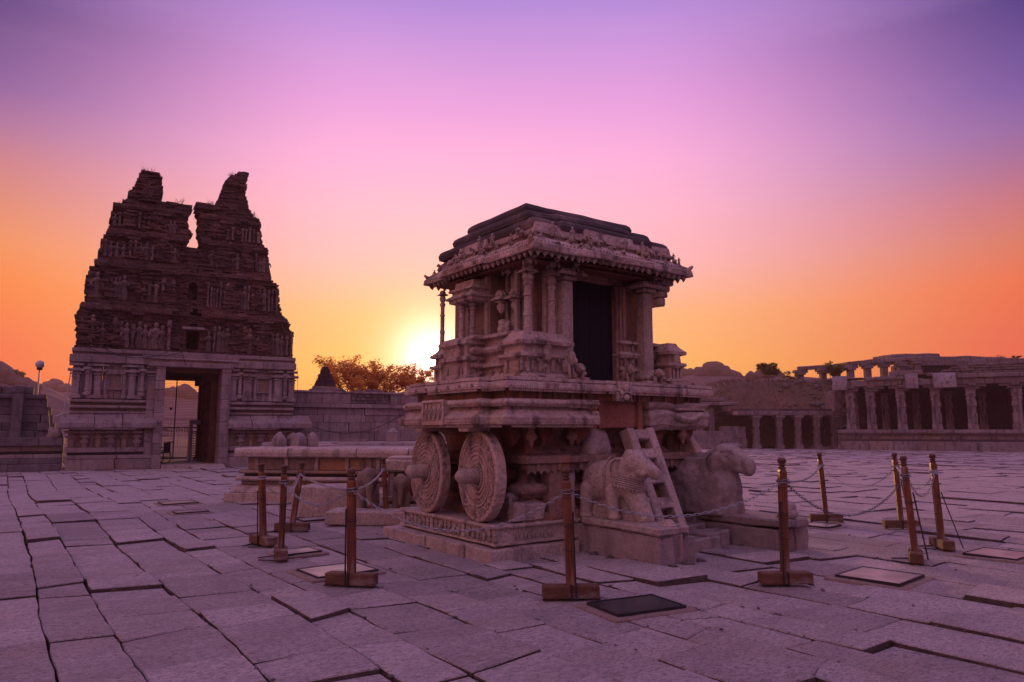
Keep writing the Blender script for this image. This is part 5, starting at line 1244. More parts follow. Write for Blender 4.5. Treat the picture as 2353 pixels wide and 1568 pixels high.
# ------------------------------------------------------------------ enclosure wall right of the tower
ew = thing('enclosure_wall', 'high coursed stone enclosure wall between the gate tower and the chariot', 'wall', gpt(GW+.3, 1.0, 0), GA)
zt = 3.42
lev = [0, .55, 1.05, 1.5, 1.95, 2.32, 2.66]
for i, (z0, z1) in enumerate(zip(lev, lev[1:])): stones(ew, 'stone_block', 'block', -.6, 11.5, z0, z1, rnd.uniform(-.02, .02), .8, (.9, 2.4), jut=.03, bevel=.016, gap=.012)
stones(ew, 'stone_block', 'block', -.6, 11.5, 2.66, 2.86, -.16, .8, (1.0, 2.4), jut=.03, bevel=.02)
stones(ew, 'stone_block', 'block', -.6, 2.7, 2.86, zt-.05, -.04, .8, (1.4, 2.2), jut=.03, bevel=.02)
stones(ew, 'stone_block', 'block', 4.75, 11.5, 2.86, zt-.05, -.04, .8, (2.4, 3.4), jut=.03, bevel=.02)
for r_ in range(3): stones(ew, 'rubble_stone', 'rubble', 2.72, 4.72, 2.86+r_*.17, 2.86+(r_+1)*.17, .0, .7, (.2, .42), jut=.03, bevel=.03)
stones(ew, 'coping_stone', 'block', -.6, 11.5, zt-.05, zt+.06, -.12, .9, (1.5, 3.0), jut=.03, bevel=.02)
P0 = Vector((GW+.3, 1.0, 0))
def ewpt(u, y, z): return gpt(P0.x+u, 1.0+y, z)
cable('hanging_cable', 'long black cable sagging across the face of the enclosure wall', [ewpt(-.4, -.2, 2.75), ewpt(.4, -.22, 1.95), ewpt(5.4, -.2, 2.45), ewpt(7.2, -.2, 3.4)], (.1, .75, .05), .016)
rn = thing('ruined_finial', 'small dark stepped brick shrine remnant on top of the enclosure wall', 'brick ruin', ewpt(1.55, .5, zt+.06), GA)
mk(MB().box(-.72, .72, -.3, .3, 0, .10), 'base_slab', 'block', rn, bevel=.02); mk(MB().box(-.55, .5, -.28, .3, .10, .24), 'base_slab', 'block', rn, bevel=.02)
z = .24; i = 0
while z < 1.18:
    w = interp([(.24, .48), (.5, .40), (.55, .34), (.8, .30), (.85, .20), (1.0, .22), (1.15, .10)], z); mb = MB(); u = -w
    while u < w: e = min(u+.16, w); mb.box(u, e-.008, -.24*w/.4+rnd.uniform(-.02, .02), .2, z, z+.055); u = e
    mk(mb, 'brick_course', 'brick', rn, erode=(.012, 5, 9, 0)); z += .06
for i, (u, s_) in enumerate(((.55, .14), (.75, .1), (1.6, .09), (2.1, .16), (2.45, .13), (2.75, .1), (3.4, .08), (4.5, .1))):
    o = lump('rubble_stone', 'rubble', None, (0, 0, 0), (s_*1.6, s_, s_*.7), 60+i, .3, 2); o.location = ewpt(1.6+u, .3, zt+.1); tag(o, ('rounded rubble', 'flat rubble', 'small rubble', 'wide rubble', 'squarish rubble', 'thin rubble', 'tiny rubble', 'last rubble')[i]+' stone on the enclosure wall, number '+'one two three four five six seven eight'.split()[i]+' rightwards from the brick remnant', 'stone', 'rubble on the enclosure wall')

# ------------------------------------------------------------------ low platforms in front of the wall
def platform(name, lab, origin, rz, width, depth, levels, m='sandplain', ln=(.8, 1.9)):
    t = thing(name, lab, 'platform', origin, rz)
    for (z0, z1, y, mm, prof) in levels:
        stones(t, 'moulding_stone', mm, y, width-y, z0, z1, y, y+1.2, ln, prof=prof, jut=.008, bevel=.014, erode=(.008, 3, .35, 2))
        # left return
        o = []
        rt = thing.__call__ if False else None
        v = y
        while v < depth-.2:
            w = rnd.uniform(*ln); e = min(v+w, depth)
            mb = MB(); xs = [(y+d, z0+(z1-z0)*q) for d, q in (prof or [(0, 0), (0, 1)])]
            n = len(xs); vs = [(x, v+.2+.006, zz) for x, zz in xs]+[(y+.9, v+.206, z1), (y+.9, v+.206, z0)]; k = len(vs)
            vs2 = [(x, e+.2-.006, zz) for x, _, zz in vs]
            mb.add(vs+vs2, [(q, (q+1) % k, k+(q+1) % k, k+q) for q in range(k)]+[tuple(range(k)), tuple(range(2*k-1, k-1, -1))])
            mk(mb, 'moulding_stone', mm, t, bevel=.012); v = e
    mk(MB().box(.9, width-.6, .9, depth, 0, levels[-1][1]-.03), 'platform_core', 'block', t)
    return t
tor = [(.0, .02), (-.04, .25), (-.05, .5), (-.04, .75), (0, .98)]
slp = [(0, 0), (.02, .3), (.10, .7), (.14, 1)]
cap = [(.06, .0), (0, .08), (-.02, .5), (.0, .8), (.05, .98)]
cp = at(541, 1040, 16.3)
pf = platform('carved_platform', 'low moulded stone platform with a jointed capstone rim behind the leaning posts', (-6.22, 16.5, 0), R(-9), 6.6, 3.6,
  [(0, .20, -.20, 'sandplain', None), (.20, .36, -.12, 'sandplain', slp), (.36, .46, .06, 'blockwarm', None), (.46, .56, -.02, 'sandplain', tor), (.56, .62, .10, 'shade', None), (.62, .70, .02, 'blockwarm', tor), (.70, .98, .16, 'blockwarm', None), (.98, 1.20, -.06, 'sandplain', cap)])
for i in range(9):
    mk(MB().box(.35+i*.72, .44+i*.72, .11, .17, .70, .98), 'pilaster_strip', 'sandplain', pf, bevel=.01)
    if i % 2: put(FIG, 'relief_figure', 'blockwarm', pf, (.75+i*.72, .15, .70), (.3, .12, .3))
# lotus-like carved stones on its far left corner
lot = thing('lotus_stones', 'cluster of four rounded lotus-bud stones on a tray at the platform corner', 'carved stone', (-5.2, 17.3, 1.14), R(-9))
for x, y, s_ in ((-.38, .0, .19), (-.14, .22, .17), (.12, -.02, .21), (.40, .15, .16)):
    mb = MB(); mb.lathe([(s_*.9, 0), (s_*1.0, .08), (s_*.95, .2), (s_*.75, .27), (s_*.35, .34), (.01, .36)], 16, Matrix.Translation((x, y, .05)))
    mb.v = [(vx+(.86+.14*cos(6*math.atan2(vy-y, vx-x))-1)*(vx-x), vy+(.86+.14*cos(6*math.atan2(vy-y, vx-x))-1)*(vy-y), vz) for vx, vy, vz in mb.v]
    mk(mb, 'bud', 'block', lot, erode=(.03, 4, .08, 1))
mk(MB().lathe([(.16, 0), (.24, .03), (.22, .07), (.12, .09)], 16, Matrix.Translation((.12, -.05, 0))), 'tray', 'sandplain', lot, smooth_=True); mk(MB().box(-.5, .5, -.2, .4, 0, .05), 'base', 'block', lot, bevel=.01)
# long rear platform
rpf = platform('rear_platform', 'long low platform with dressed rim stones in front of the enclosure wall', (-8.5, 25.0, 0), R(8), 11.5, 4,
  [(0, .5, -.1, 'block', None), (.5, .85, .1, 'blockwarm', None), (.85, 1.17, -.1, 'block', cap)], 'block', (1.4, 2.6))
for i, (x, w, h, lab) in enumerate(((4.3, .20, .55, 'small pointed shrine stone standing on the rear platform'), (2.9, .5, .22, 'low broad lump of stone lying on the rear platform'), (8.0, .28, .35, 'squat block on the rear platform near the chariot'), (7.4, .4, .16, 'flat slab beside the squat block on the rear platform'), (9.2, .25, .75, 'upright rectangular stone on the rear platform next to the wheels'))):
    mb = MB(); mb.box(-w, w, -.2, .2, 0, h*.65); mb.add([(-w, -.2, h*.65), (w, -.2, h*.65), (w, .2, h*.65), (-w, .2, h*.65), (0, 0, h)] if i == 0 else [(-w, -.2, h*.65), (w, -.2, h*.65), (w, .2, h*.65), (-w, .2, h*.65), (0, 0, h*.68)], [(0, 1, 4), (1, 2, 4), (2, 3, 4), (3, 0, 4)])
    o = mk(mb, 'carved_stone', 'block', bevel=.02); o.location = Vector((-8.5, 25.0, 1.15))+Vector((cos(R(8))*x-sin(R(8))*1.0, sin(R(8))*x+cos(R(8))*1.0, 0)); tag(o, lab, 'carved stone')
# stairway with elephant balustrades behind the wheels
sw = thing('stair_balustrade', 'carved stair block with flat capstone and crouching stone elephants, partly behind the left wheel', 'stairway', (-2.28, 13.35, 0), R(2))
mk(MB().box(-.10, 1.6, -.1, 1.0, .84, 1.06, j=.004), 'capstone', 'sandplain', sw, bevel=.03, erode=(.01, 3, .2, 3)); mk(MB().box(-.0, 1.6, .0, .9, 1.062, 1.10), 'cap_top', 'sandplain', sw, bevel=.01)
mk(MB().box(0, 1.6, .05, 1.0, .2, .84), 'die', 'blockwarm', sw, bevel=.01); mk(MB().box(-.08, 1.6, -.06, 1.0, .30, .40), 'band', 'sandplain', sw, bevel=.02); mk(MB().box(-.15, 1.6, -.16, 1.0, .0, .26), 'plinth', 'sandplain', sw, bevel=.02)
for x in (.05, .5, 1.3): mk(MB().box(x, x+.07, -.0, .06, .4, .84), 'pilaster_strip', 'sandplain', sw, bevel=.01)
def small_elephant(x, y, s_, nm, par):
    body(nm, 'blockwarm', par, [('e', (x, y, .52*s_+.1), (.2*s_, .3*s_, .26*s_)), ('e', (x, y-.28*s_, .72*s_+.1), (.17*s_, .18*s_, .2*s_)), ('c', (x, y-.40*s_, .68*s_+.1), (x, y-.46*s_, .22*s_+.1), .08*s_, .055*s_), ('c', (x-.12*s_, y-.15*s_, .4*s_+.1), (x-.12*s_, y-.2*s_, .1), .1*s_, .09*s_), ('c', (x+.12*s_, y-.15*s_, .4*s_+.1), (x+.12*s_, y-.2*s_, .1), .1*s_, .09*s_), ('e', (x-.17*s_, y-.2*s_, .7*s_+.1), (.04*s_, .1*s_, .15*s_)), ('e', (x+.17*s_, y-.2*s_, .7*s_+.1), (.04*s_, .1*s_, .15*s_))], .028, 3, .012, 7, 2)
small_elephant(.28, .0, .78, 'relief_elephant', sw)
s2_ = thing('stair_elephant', 'worn grey crouching stone elephant left of the stair capstone', 'elephant statue', (-2.62, 13.1, .0), R(20))
small_elephant(0, 0, .92, 'body', s2_)
o = mk(MB().box(-.7, .7, -.35, .6, 0, .55, j=.02), 'stair_block', 'sandplain', bevel=.02, erode=(.012, 3, .25, 3)); o.location = (-3.35, 13.75, 0); o.rotation_euler = (0, 0, R(-8)); tag(o, 'plain stone block closing the right end of the carved platform', 'stone block')
o = mk(MB().box(-.95, .9, -.32, .3, 0, .24, j=.02), 'stone_step', 'sandplain', bevel=.02, erode=(.012, 3, .25, 3)); o.location = (-2.15, 12.55, 0); o.rotation_euler = (0, 0, R(-4)); tag(o, 'long low step stone in front of the stairway elephants', 'step')

# ------------------------------------------------------------------ pillared hall on the right
HA = R(-28.5); HU = Vector((cos(HA), sin(HA), 0)); HN = Vector((-sin(HA), cos(HA), 0))
H0 = at(1928, 1033, 58.7); H0.z = 0
def hu(px, py=1030, dep=0.0):
    d = ray(px, py); o = H0+HN*dep-Vector((0, 0, EYE)); t = o.dot(HN)/d.dot(HN); p = d*t; return (p-o).dot(HU), p.z+EYE
def hpt(u, y, z): return H0+HU*u+HN*y+Vector((0, 0, z))
hl = thing('pillared_hall', 'long open stone hall of carved pillars on a raised plinth at the right', 'temple hall', H0, HA)
HLEN = hu(2480)[0]
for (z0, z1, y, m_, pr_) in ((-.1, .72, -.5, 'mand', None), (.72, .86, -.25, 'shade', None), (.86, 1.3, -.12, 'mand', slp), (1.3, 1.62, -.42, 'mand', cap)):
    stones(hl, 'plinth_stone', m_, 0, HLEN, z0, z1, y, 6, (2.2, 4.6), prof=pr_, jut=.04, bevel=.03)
mk(MB().box(.3, HLEN, 0, 14, .2, 1.56), 'hall_floor', 'mand', hl)
PZ, CZ = 1.6, 5.05
def hall_pillar_mesh():
    mb = MB(); w = .235
    for (z0, z1, f) in ((0, .45, 1.15), (.45, .5, .9), (.5, 1.25, 1.0), (1.25, 1.75, .74), (1.75, 2.15, 1.0), (2.15, 2.5, .74), (2.5, 2.9, .95), (2.9, 3.05, 1.1)): mb.box(-w*f, w*f, -w*f, w*f, z0, z1-.001)
    mb.lathe([(w*.6, .5), (w*.5, .6), (w*.5, 2.2), (w*.7, 2.3), (w*.45, 2.45), (w*.8, 2.6), (w*.8, 2.7)], 10, Matrix.Translation((-w*1.3, -w*1.2, 0)))
    mb.box(-w*1.9, -w*.6, -w*1.9, -w*.6, 0, .5); mb.box(-w*1.9, w*.6, -w*1.8, w*.6, 2.7, 3.05)
    return mb
HP = bpy.data.meshes.new('pillar_shaft'); mb = hall_pillar_mesh(); HP.from_pydata(mb.v, [], mb.f); fin(HP, bevel=.02)
HC = bpy.data.meshes.new('pillar_bracket'); mb = MB(); mb.box(-.55, .55, -.55, .55, 3.06, 3.22); mb.prism([(-1.1, 3.44), (-1.0, 3.28), (-.5, 3.22), (.5, 3.22), (1.0, 3.28), (1.1, 3.44)], -.3, .3); mb.add(*(lambda m: (m.v, m.f))(MB().box(-1.1, 1.1, -.3, .3, 3.25, 3.44))); HC.from_pydata(mb.v, [], mb.f); fin(HC, bevel=.03)
cols = [1961, 2008, 2078, 2158, 2240, 2338, 2440]
for c in cols:
    u = hu(c, 985, .4)[0]
    put(HP, 'pillar_shaft', 'mand', hl, (u, .4, PZ), (1, 1, 1), (0, 0, rnd.choice((0, 0, pi/2)))); put(HC, 'pillar_bracket', 'mand', hl, (u, .4, PZ), (.85, .85, 1))
for row in (4.2, 8.0):
    for i in range(8):
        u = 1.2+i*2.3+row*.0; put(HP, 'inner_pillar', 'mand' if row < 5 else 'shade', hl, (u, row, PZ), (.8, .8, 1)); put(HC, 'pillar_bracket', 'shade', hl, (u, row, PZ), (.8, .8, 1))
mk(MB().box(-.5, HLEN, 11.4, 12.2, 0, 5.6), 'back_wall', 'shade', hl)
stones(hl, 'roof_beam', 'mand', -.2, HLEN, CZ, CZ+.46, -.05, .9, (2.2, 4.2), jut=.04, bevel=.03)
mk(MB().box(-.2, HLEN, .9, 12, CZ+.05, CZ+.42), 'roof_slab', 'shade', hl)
stones(hl, 'eave_slab', 'mand', 2.2, 5.0, CZ+.46, CZ+.70, -.3, 1.6, (1.8, 3.0), jut=.15, bevel=.04, erode=(.03, 1.5, .8, 1))
stones(hl, 'eave_slab', 'mand', 7.4, HLEN, CZ+.46, CZ+.78, -.28, 1.6, (2.2, 3.8), jut=.08, bevel=.04)
for (u, w) in ((-.2, 1.1), (5.0, .9), (6.9, 1.5)):      # drooping curved eave slabs that are left
    mk(MB().prism([(.6, CZ+.92), (.0, CZ+.90), (-.55, CZ+.62), (-.85, CZ+.12), (-.98, CZ-.28), (-.82, CZ-.30), (-.60, CZ+.05), (-.3, CZ+.46), (.6, CZ+.60)], u, u+w), 'curved_eave', 'mand', hl, bevel=.03)
rr_ = 0
for r_ in range(4):       # brick and rubble parapet
    st_u = (5.2, 7.6, 8.2, 9.4)[r_]
    stones(hl, 'parapet_brick', 'rubble', st_u, HLEN, CZ+.80+r_*.22, CZ+1.0+r_*.22, .5+r_*.35, 2.4+r_*.3, (.45, .95), jut=.08, bevel=.04, dz=.03)
stones(hl, 'roof_rubble', 'rubble', .4, 7.5, CZ+.62, CZ+.84, .7, 2.2, (.4, 1.1), jut=.2, bevel=.06, dz=.08)
mk(MB().box(3.9, 6.3, 1.4, 2.6, CZ+.84, CZ+1.25, j=.05), 'roof_stone', 'mand', hl, bevel=.05, erode=(.04, 1.2, .6, 2))
# lower pavilion left of it
pv = thing('low_pavilion', 'lower flat-roofed stone pavilion with plain square pillars beside the hall', 'pavilion', (hpt(-8.6, -1.2, 0).x, hpt(-8.6, -1.2, 0).y+0, 0), R(4))
PVO = pv.location.copy()
def pvu(px, yoff=0.0):
    d = ray(px, 1000); ca, sa = cos(R(4)), sin(R(4)); nrm = Vector((-sa, ca, 0)); o = PVO+nrm*yoff-Vector((0, 0, EYE)); t = o.dot(nrm)/d.dot(nrm); return ((d*t)-o).dot(Vector((ca, sa, 0)))
LPm = bpy.data.meshes.new('pavilion_pillar'); mb = MB(); w = .24
for (z0, z1, f) in ((-.1, .35, 1.35), (.35, 1.0, 1.0), (1.0, 1.25, .82), (1.25, 1.6, 1.0), (1.6, 1.85, .82), (1.85, 2.45, 1.0), (2.45, 2.62, 1.25), (2.62, 2.82, 1.8)): mb.box(-w*f, w*f, -w*f, w*f, z0, z1-.001)
LPm.from_pydata(mb.v, [], mb.f); fin(LPm, bevel=.025)
for c in (1738, 1791, 1834, 1877, 1918): put(LPm, 'pillar', 'mand', pv, (pvu(c), 0, 0), (.95, .95, 1.0))
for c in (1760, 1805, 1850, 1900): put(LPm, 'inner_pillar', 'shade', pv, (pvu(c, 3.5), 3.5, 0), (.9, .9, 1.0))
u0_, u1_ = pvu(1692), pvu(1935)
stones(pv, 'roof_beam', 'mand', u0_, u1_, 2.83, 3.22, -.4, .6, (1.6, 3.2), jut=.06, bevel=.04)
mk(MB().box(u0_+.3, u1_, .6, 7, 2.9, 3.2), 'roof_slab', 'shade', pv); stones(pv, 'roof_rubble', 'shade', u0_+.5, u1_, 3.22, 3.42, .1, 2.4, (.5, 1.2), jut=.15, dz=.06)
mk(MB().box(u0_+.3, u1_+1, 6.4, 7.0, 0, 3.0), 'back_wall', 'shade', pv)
mk(MB().box(u1_-.8, u1_+.0, -.5, 1.2, 3.2, 4.9, j=.05), 'corner_pier', 'mand', pv, bevel=.05, erode=(.03, 1.5, .5, 2))
mk(MB().box(pvu(1870), pvu(1926), -.6, 1.2, -.05, .16), 'floor_slab', 'mand', pv, bevel=.03)
# walls left of the pavilion
sd = thing('side_wall', 'pale dressed stone wall stub between the chariot and the low pavilion', 'wall', (PVO.x, PVO.y, 0), R(4))
for c, (z0, z1) in enumerate(((0, .55), (.55, 1.05), (1.05, 1.5))): stones(sd, 'stone_block', 'mand', pvu(1590), pvu(1690, 0)+ (0 if c < 3 else -1), z0, z1, .6, 1.6, (1.6, 3.2), jut=.05, bevel=.03)
stones(sd, 'stone_block', 'mand', pvu(1672), pvu(1722), 0, .85, .5, 2.5, (1.2, 2), bevel=.03); stones(sd, 'stone_block', 'mand', pvu(1676), pvu(1722), .85, 1.9, .7, 2.5, (1.2, 2), bevel=.03)
rw = thing('rubble_wall', 'dark rubble masonry wall standing behind the pale wall stub', 'wall', (PVO.x, PVO.y+5, 0), R(4))
for c in range(8): stones(rw, 'rubble_stone', 'rubble', pvu(1560), pvu(1720), c*.42, (c+1)*.42, rnd.uniform(-.05, .05), 1.2, (.6, 1.3), jut=.1, bevel=.06, dz=.03)
for px in (1625, 1652): mk(MB().box(pvu(px)-.25, pvu(px)+.25, -2.4, -1.9, 0, 3.6), 'pillar', 'mand', rw, bevel=.03)
stones(rw, 'roof_slab', 'mand', pvu(1590), pvu(1712), 3.7, 4.05, -2.8, 1.5, (2, 3.2), jut=.3, bevel=.05, dz=.06)
stones(rw, 'roof_slab', 'rubble', pvu(1600), pvu(1690), 4.1, 4.5, -1.8, 2.5, (1.2, 2.2), jut=.3, bevel=.06, dz=.1)
o = lump('boulder', 'mand', None, (0, 0, 0), (.8, .6, .32), 91, .15); o.location = (PVO.x+pvu(1655), PVO.y-3.5, .25); tag(o, 'smooth pale stone lying on the ground behind the dark elephant head', 'stone')

# ------------------------------------------------------------------ mound with upper ruined colonnade
def terrain(name, m, x0, x1, y0, y1, nx, ny, f, kind='structure', smooth_=True):
    vs = []; fs = []
    for j in range(ny+1):
        for i in range(nx+1):
            x = x0+(x1-x0)*i/nx; y = y0+(y1-y0)*j/ny; vs.append((x, y, f(x, y)))
    for j in range(ny):
        for i in range(nx):
            a_ = j*(nx+1)+i; fs.append((a_, a_+1, a_+nx+2, a_+nx+1))
    me = bpy.data.meshes.new(name); me.from_pydata(vs, [], fs); me.materials.append(MT[m])
    for p in me.polygons: p.use_smooth = smooth_
    o = bpy.data.objects.new(name, me); COL.objects.link(o); o['kind'] = kind; return o
def ss(x, a, b): t = max(0, min(1, (x-a)/(b-a))); return t*t*(3-2*t)
def moundf(x, y):
    front = ss(y, 63, 71)
    side = ss(x, 13, 22)*1.0
    return -.3+(6.6*front*side+1.6*ss(x, 33, 60)*front)*1.0 + noise.noise(Vector((x*.25, y*.25, 0)))*.45 + noise.noise(Vector((x*.9, y*.9, 3)))*.18
terrain('grassy_mound', 'drygrass', 14, 110, 64, 130, 110, 80, moundf)
gb = MB()
for i in range(5200):
    x = rnd.uniform(18, 46); y = rnd.uniform(66, 84); z = moundf(x, y)
    h = rnd.uniform(.15, .42); a_ = rnd.uniform(0, pi); w = .05; dx = rnd.uniform(-.15, .15)
    gb.add([(x-w*cos(a_), y-w*sin(a_), z-.05), (x+w*cos(a_), y+w*sin(a_), z-.05), (x+dx, y, z+h)], [(0, 1, 2)])
tag(mk(gb, 'dry_grass', 'drygrass'), 'dry orange grass covering the mound behind the pavilion', 'grass', kind='stuff')
rs = random.Random(4)
bmr = bmesh.new()
for i in range(260):
    x = rs.triangular(24, 36, 33); y = rs.uniform(65, 71); s_ = rs.choice((.08, .12, .16, .3))*rs.uniform(.8, 1.3); r_ = bmesh.ops.create_icosphere(bmr, subdivisions=1, radius=1); c_ = Vector((x, y, moundf(x, y)+.03))
    for v in r_['verts']: v.co = Vector((v.co.x*s_*1.3, v.co.y*s_, v.co.z*s_*.7))*(1+.4*noise.noise(v.co*1.5+Vector((i, 0, 0))))+c_
mer = bpy.data.meshes.new('mound_rubble'); bmr.to_mesh(mer); bmr.free(); mer.materials.append(MT['rubble']); o = bpy.data.objects.new('mound_rubble', mer); COL.objects.link(o); tag(o, 'rubble stones strewn down the grassy mound behind the hall', 'rubble', kind='stuff')
def leafy(name, lab, cat, base, n_stem, H, Wd, seed, nleaf, lsize, m='leafgreen', trunk=None, flat=.7, group=None):
    r = random.Random(seed); t = thing(name, lab, cat, base, 0, group); tips = []
    mb = MB()
    def branch(p, d, l, rad, depth):
        n = 4; pts = [p]
        for i in range(n):
            d = (d+Vector((r.uniform(-.25, .25), r.uniform(-.25, .25), r.uniform(-.05, .14)))).normalized(); pts.append(pts[-1]+d*l/n)
        mb.tube(pts, [rad*(1-.5*i/n) for i in range(n+1)], 5)
        if depth == 0: tips.append(pts[-1]); tips.append(pts[-2]); return
        for k in range(r.choice((2, 3))):
            a = r.uniform(0, 2*pi); nd = (d+Vector((cos(a)*.9, sin(a)*.9, r.uniform(-.1, .35)))).normalized(); branch(pts[r.choice((2, 3, 4))], nd, l*r.uniform(.55, .8), rad*.55, depth-1)
    for s_ in range(n_stem):
        a = r.uniform(0, 2*pi); branch(Vector((0, 0, 0)), Vector((cos(a)*Wd/H*.8, sin(a)*.5*Wd/H, 1)).normalized(), H*.52, .028*H/2, 3 if H > 1.5 else 2)
    mk(mb, 'trunk', 'bark', t)
    lb = MB()
    for tp in tips:
        for q in range(nleaf):
            c = tp+Vector((r.gauss(0, .06*Wd), r.gauss(0, .06*Wd), r.gauss(0, .032*H))); e = lsize*r.uniform(.6, 1.3)
            u = Vector((r.uniform(-1, 1), r.uniform(-1, 1), r.uniform(-.5, .5))).normalized(); v = u.cross(Vector((r.uniform(-1, 1), r.uniform(-1, 1), 1))).normalized()
            lb.add([c-u*e, c-v*e*.45, c+u*e, c+v*e*.45], [(0, 1, 2, 3)])
    o = mk(lb, 'crown', m, t); return t
bz = lambda x, y: (x, y, moundf(x, y)-.1)
leafy('shrub', 'bright green shrub on the crest of the grassy mound', 'shrub', bz(*at(1765, 880, 72).xy), 7, 2.0, 1.3, 3, 30, .11, flat=1)
leafy('shrub', 'small shrub just right of the bright green one on the mound', 'shrub', bz(*at(1795, 880, 80).xy), 3, 1.2, .9, 4, 14, .1)
leafy('shrub', 'low thorny shrub at the left end of the upper colonnade', 'shrub', bz(*at(1822, 865, 72).xy), 4, 1.3, 1.4, 5, 14, .1)
leafy('shrub', 'green shrub growing between the upper colonnade pillars', 'shrub', bz(*at(1905, 858, 70).xy), 5, 1.9, 1.8, 6, 18, .1)
leafy('shrub', 'small bushy plant on the skyline above the hall roof at the right', 'shrub', (*at(2290, 815, 78).xy, at(2290, 828, 78).z-.3), 5, 1.0, 1.9, 8, 8, .07)
leafy('shrub', 'tiny skyline plant near the right edge above the hall roof', 'shrub', (*at(2332, 822, 78).xy, at(2332, 828, 78).z-.2), 3, .8, 1.2, 9, 8, .1)
uc = thing('upper_colonnade', 'row of squat ruined pillars with broken beams on the mound above the hall', 'temple ruin', (0, 0, 0), 0)
ucp = []
for px, Y, yt in ((1838, 72, 848), (1890, 71.5, 845), (1922, 73, 842), (1953, 70.5, 837), (1992, 70, 833), (2030, 69.5, 830), (2068, 69, 828), (2105, 68.5, 822)):
    q = at(px, yt, Y); mb = MB(); w = .28
    mb.box(q.x-w, q.x+w, Y-w, Y+w, q.z-3.2, q.z-.45); mb.box(q.x-w*1.5, q.x+w*1.5, Y-w*1.5, Y+w*1.5, q.z-.62, q.z-.42); mb.box(q.x-w*2.3, q.x+w*2.3, Y-w*1.4, Y+w*1.4, q.z-.42, q.z-.14)
    mk(mb, 'pillar', 'mand', uc, bevel=.03); ucp.append(q)
for a_, b_ in zip(ucp, ucp[1:]):
    if a_.x > b_.x: continue
    mb = MB(); d = (b_-a_); L_ = d.length; mb.box(-.25, L_+.1, -.4, .4, -.14, .22, j=.03); T = Matrix.Translation(a_) @ d.to_track_quat('X', 'Z').to_matrix().to_4x4(); mb.v = [tuple(T @ Vector(v)) for v in mb.v]
    mk(mb, 'beam', 'mand', uc, bevel=.04, erode=(.04, 1.2, .6, 2))
for i, (x0, x1, y0, y1, Y) in enumerate(((2040, 2150, 826, 815, 72), (2120, 2190, 822, 836, 70), (2150, 2260, 828, 838, 72), (2180, 2300, 822, 829, 74), (2250, 2400, 826, 838, 72))):
    a_, b_ = at(x0, y0, Y), at(x1, y0, Y); c_ = at(x0, y1, Y)
    mk(MB().box(a_.x, b_.x, Y-.8, Y+3, min(a_.z, c_.z)-.3, max(a_.z, c_.z), j=.08), 'roof_slab', 'mand', uc, bevel=.06, erode=(.08, .8, .9, 2))
for i in range(26):
    px = rs.uniform(2060, 2200); q = at(px, rs.uniform(838, 856), 71); mk(MB().box(-.4, .4, -.3, .3, -.2, .2, j=.1), 'loose_block', 'mand', uc, bevel=.04, loc=q, rot=(0, rs.uniform(-.3, .3), rs.uniform(-1, 1)))
mk(MB().box(at(2090, 850, 74).x, at(2420, 850, 74).x, 73, 78, 3, at(2200, 836, 74).z, j=.1), 'rear_wall', 'rubble', uc, bevel=.05, erode=(.12, .6, 1.2, 3))

# ------------------------------------------------------------------ tree behind the wall
for i, (px, w_, hh, Y, sd_, lab) in enumerate(((790, 2.7, 3.9, 44, 3, 'large spreading tree behind the enclosure wall next to the brick remnant'), (868, 2.7, 3.6, 45, 14, 'middle spreading tree crown behind the enclosure wall'), (925, 2.1, 3.3, 46, 23, 'rightmost backlit tree crown touching the bright sun glow'))):
    b = at(px, 900, Y); leafy('spreading_tree', lab, 'tree', (b.x, Y, 1.9), 7, hh, w_, sd_, 26, .10, m='foliage')

# ------------------------------------------------------------------ hills of boulders
HZ = []
def ridge(name, pts, Y, thick, m='hill', seed=0, base=-1, rough_=1.0):
    """pts: skyline (px, py) of a boulder hill at distance Y"""
    W_ = [(at(x, y, Y).x, at(x, y, Y).z) for x, y in pts]; x0, x1 = W_[0][0], W_[-1][0]
    def f(x, y):
        top = interp(W_, x); v = (y-Y)/thick
        k = 1-ss(abs(v), .0, 1.0); k = k**.6
        n1 = noise.noise(Vector((x*.05*300/Y, y*.05*300/Y, seed)))
        cel = noise.voronoi(Vector((x*16/Y, y*16/Y, seed)))[0]
        return base+(top-base)*k*(1 if abs(v) < .05 else 1+.05*n1)-(cel[0])*Y*.010*rough_*(1 if k < .985 else .5)+n1*Y*.004
    return terrain(name, m, x0, x1, Y-thick, Y+thick*.6, 150, 46, f, smooth_=False)
def boulders(name, spots, Y, seed, m='hill'):
    r = random.Random(seed); bm = bmesh.new()
    for (px, py, s_) in spots:
        p = at(px, py, Y); ret = bmesh.ops.create_icosphere(bm, subdivisions=3, radius=1)
        sc_ = Vector((s_*r.uniform(.9, 1.4), s_*r.uniform(.8, 1.2), s_*r.uniform(.75, 1.0))); sd_ = r.uniform(0, 50)
        for v in ret['verts']:
            d = 1+.28*noise.noise(v.co*1.1+Vector((sd_, 0, 0)))+.1*noise.noise(v.co*3+Vector((sd_, 0, 0)))
            v.co = Vector((v.co.x*sc_.x*d, v.co.y*sc_.y*d, v.co.z*sc_.z*d))+p
    me = bpy.data.meshes.new(name); bm.to_mesh(me); bm.free(); me.materials.append(MT[m])
    for q in me.polygons: q.use_smooth = True
    o = bpy.data.objects.new(name, me); COL.objects.link(o); o['kind'] = 'structure'; return o
ridge('boulder_hill', [(1480, 900), (1530, 858), (1562, 848), (1585, 850), (1600, 847), (1630, 844), (1655, 843), (1680, 848), (1700, 862), (1730, 858), (1770, 853), (1800, 862), (1900, 868), (2100, 872), (2400, 860)], 260, 60, seed=2)
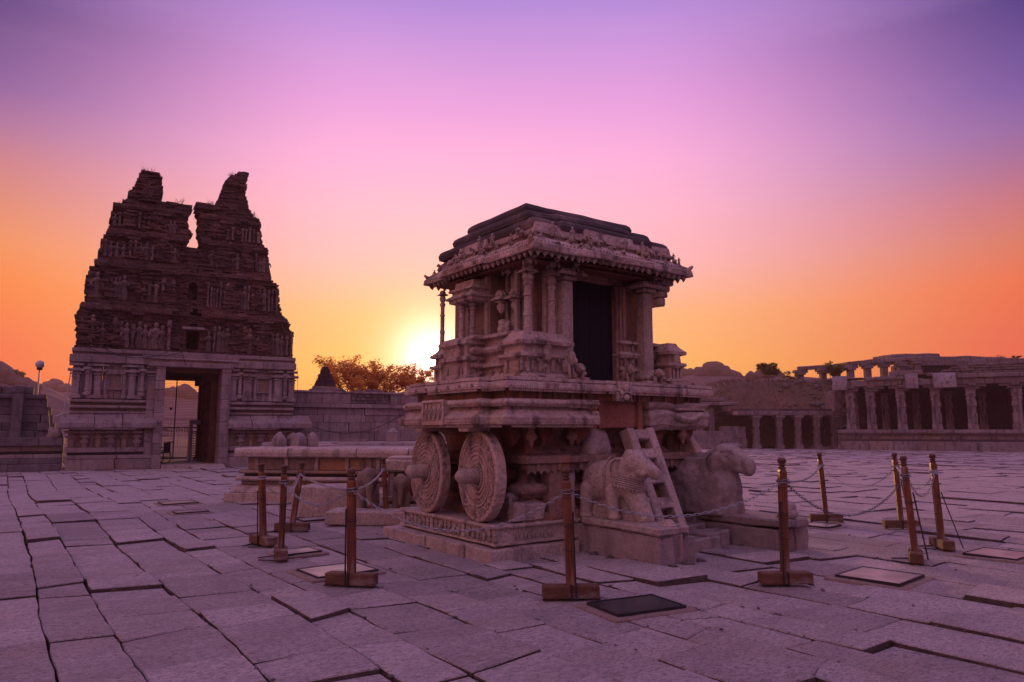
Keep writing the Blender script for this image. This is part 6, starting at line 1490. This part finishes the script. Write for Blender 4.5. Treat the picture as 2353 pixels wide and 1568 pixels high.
boulders('hilltop_boulders', [(1568, 858, 2.4), (1590, 860, 2.4), (1610, 857, 2.6), (1640, 856, 4.2), (1662, 857, 3.2), (1690, 866, 2), (1725, 864, 1.8), (1745, 862, 2), (1768, 862, 2), (1790, 866, 1.8)], 252, 6)
ridge('near_left_hill', [(-220, 850), (-60, 856), (0, 862), (14, 861), (40, 872), (62, 880), (85, 890), (130, 905), (200, 935), (300, 960), (420, 980)], 190, 45, seed=5)
ridge('left_hill', [(-100, 905), (40, 896), (85, 893), (105, 884), (125, 880), (150, 888), (240, 892), (330, 898), (372, 902), (395, 897), (425, 899), (450, 906), (520, 915), (640, 930), (760, 960), (900, 975)], 330, 70, seed=9)
boulders('hilltop_boulders', [(112, 888, 3), (127, 887, 3.4), (148, 892, 2.4), (160, 895, 2), (384, 904, 3), (398, 903, 3.2), (424, 901, 4), (438, 906, 3)], 322, 8)
boulders('hillside_boulders', [(0, 866, 3), (14, 866, 2.6), (-20, 860, 4), (36, 876, 2), (58, 884, 2.3), (75, 893, 2)], 186, 12)
for i, (px, Y, hh) in enumerate(((10, 188, 3.2), (37, 188, 2.6), (20, 187, 2.2))):
    b = at(px, 866, Y); leafy('distant_tree', ('leftmost small tree on the near left hill crest', 'rightmost small dark tree on the near left hill crest', 'lowest small tree between two others on the left hill crest')[i], 'tree', (b.x, Y, b.z-1), 3, hh, 2.6, 40+i, 14, .3, group='trees on the left hill crest')
# lane and grass behind the gate tower
terrain('field', 'drygrass', -60, 10, 44, 180, 20, 30, lambda x, y: -.04+.0*x)

# ------------------------------------------------------------------ air
hz = bpy.data.meshes.new('haze'); mb = MB(); mb.box(-420, 420, -30, 470, -1.5, 62); hz.from_pydata(mb.v, [], mb.f)
hm = bpy.data.materials.new('haze_air'); hm.use_nodes = True; nt = hm.node_tree; nt.nodes.clear()
hv = N('ShaderNodeVolumePrincipled'); hv.inputs['Color'].default_value = (1.0, .62, .66, 1); hv.inputs['Density'].default_value = HAZE_D; hv.inputs['Anisotropy'].default_value = .35
ho = N('ShaderNodeOutputMaterial'); L(hv.outputs[0], ho.inputs['Volume'])
hz.materials.append(hm); ho_ = bpy.data.objects.new('haze', hz); COL.objects.link(ho_); ho_['kind'] = 'stuff'
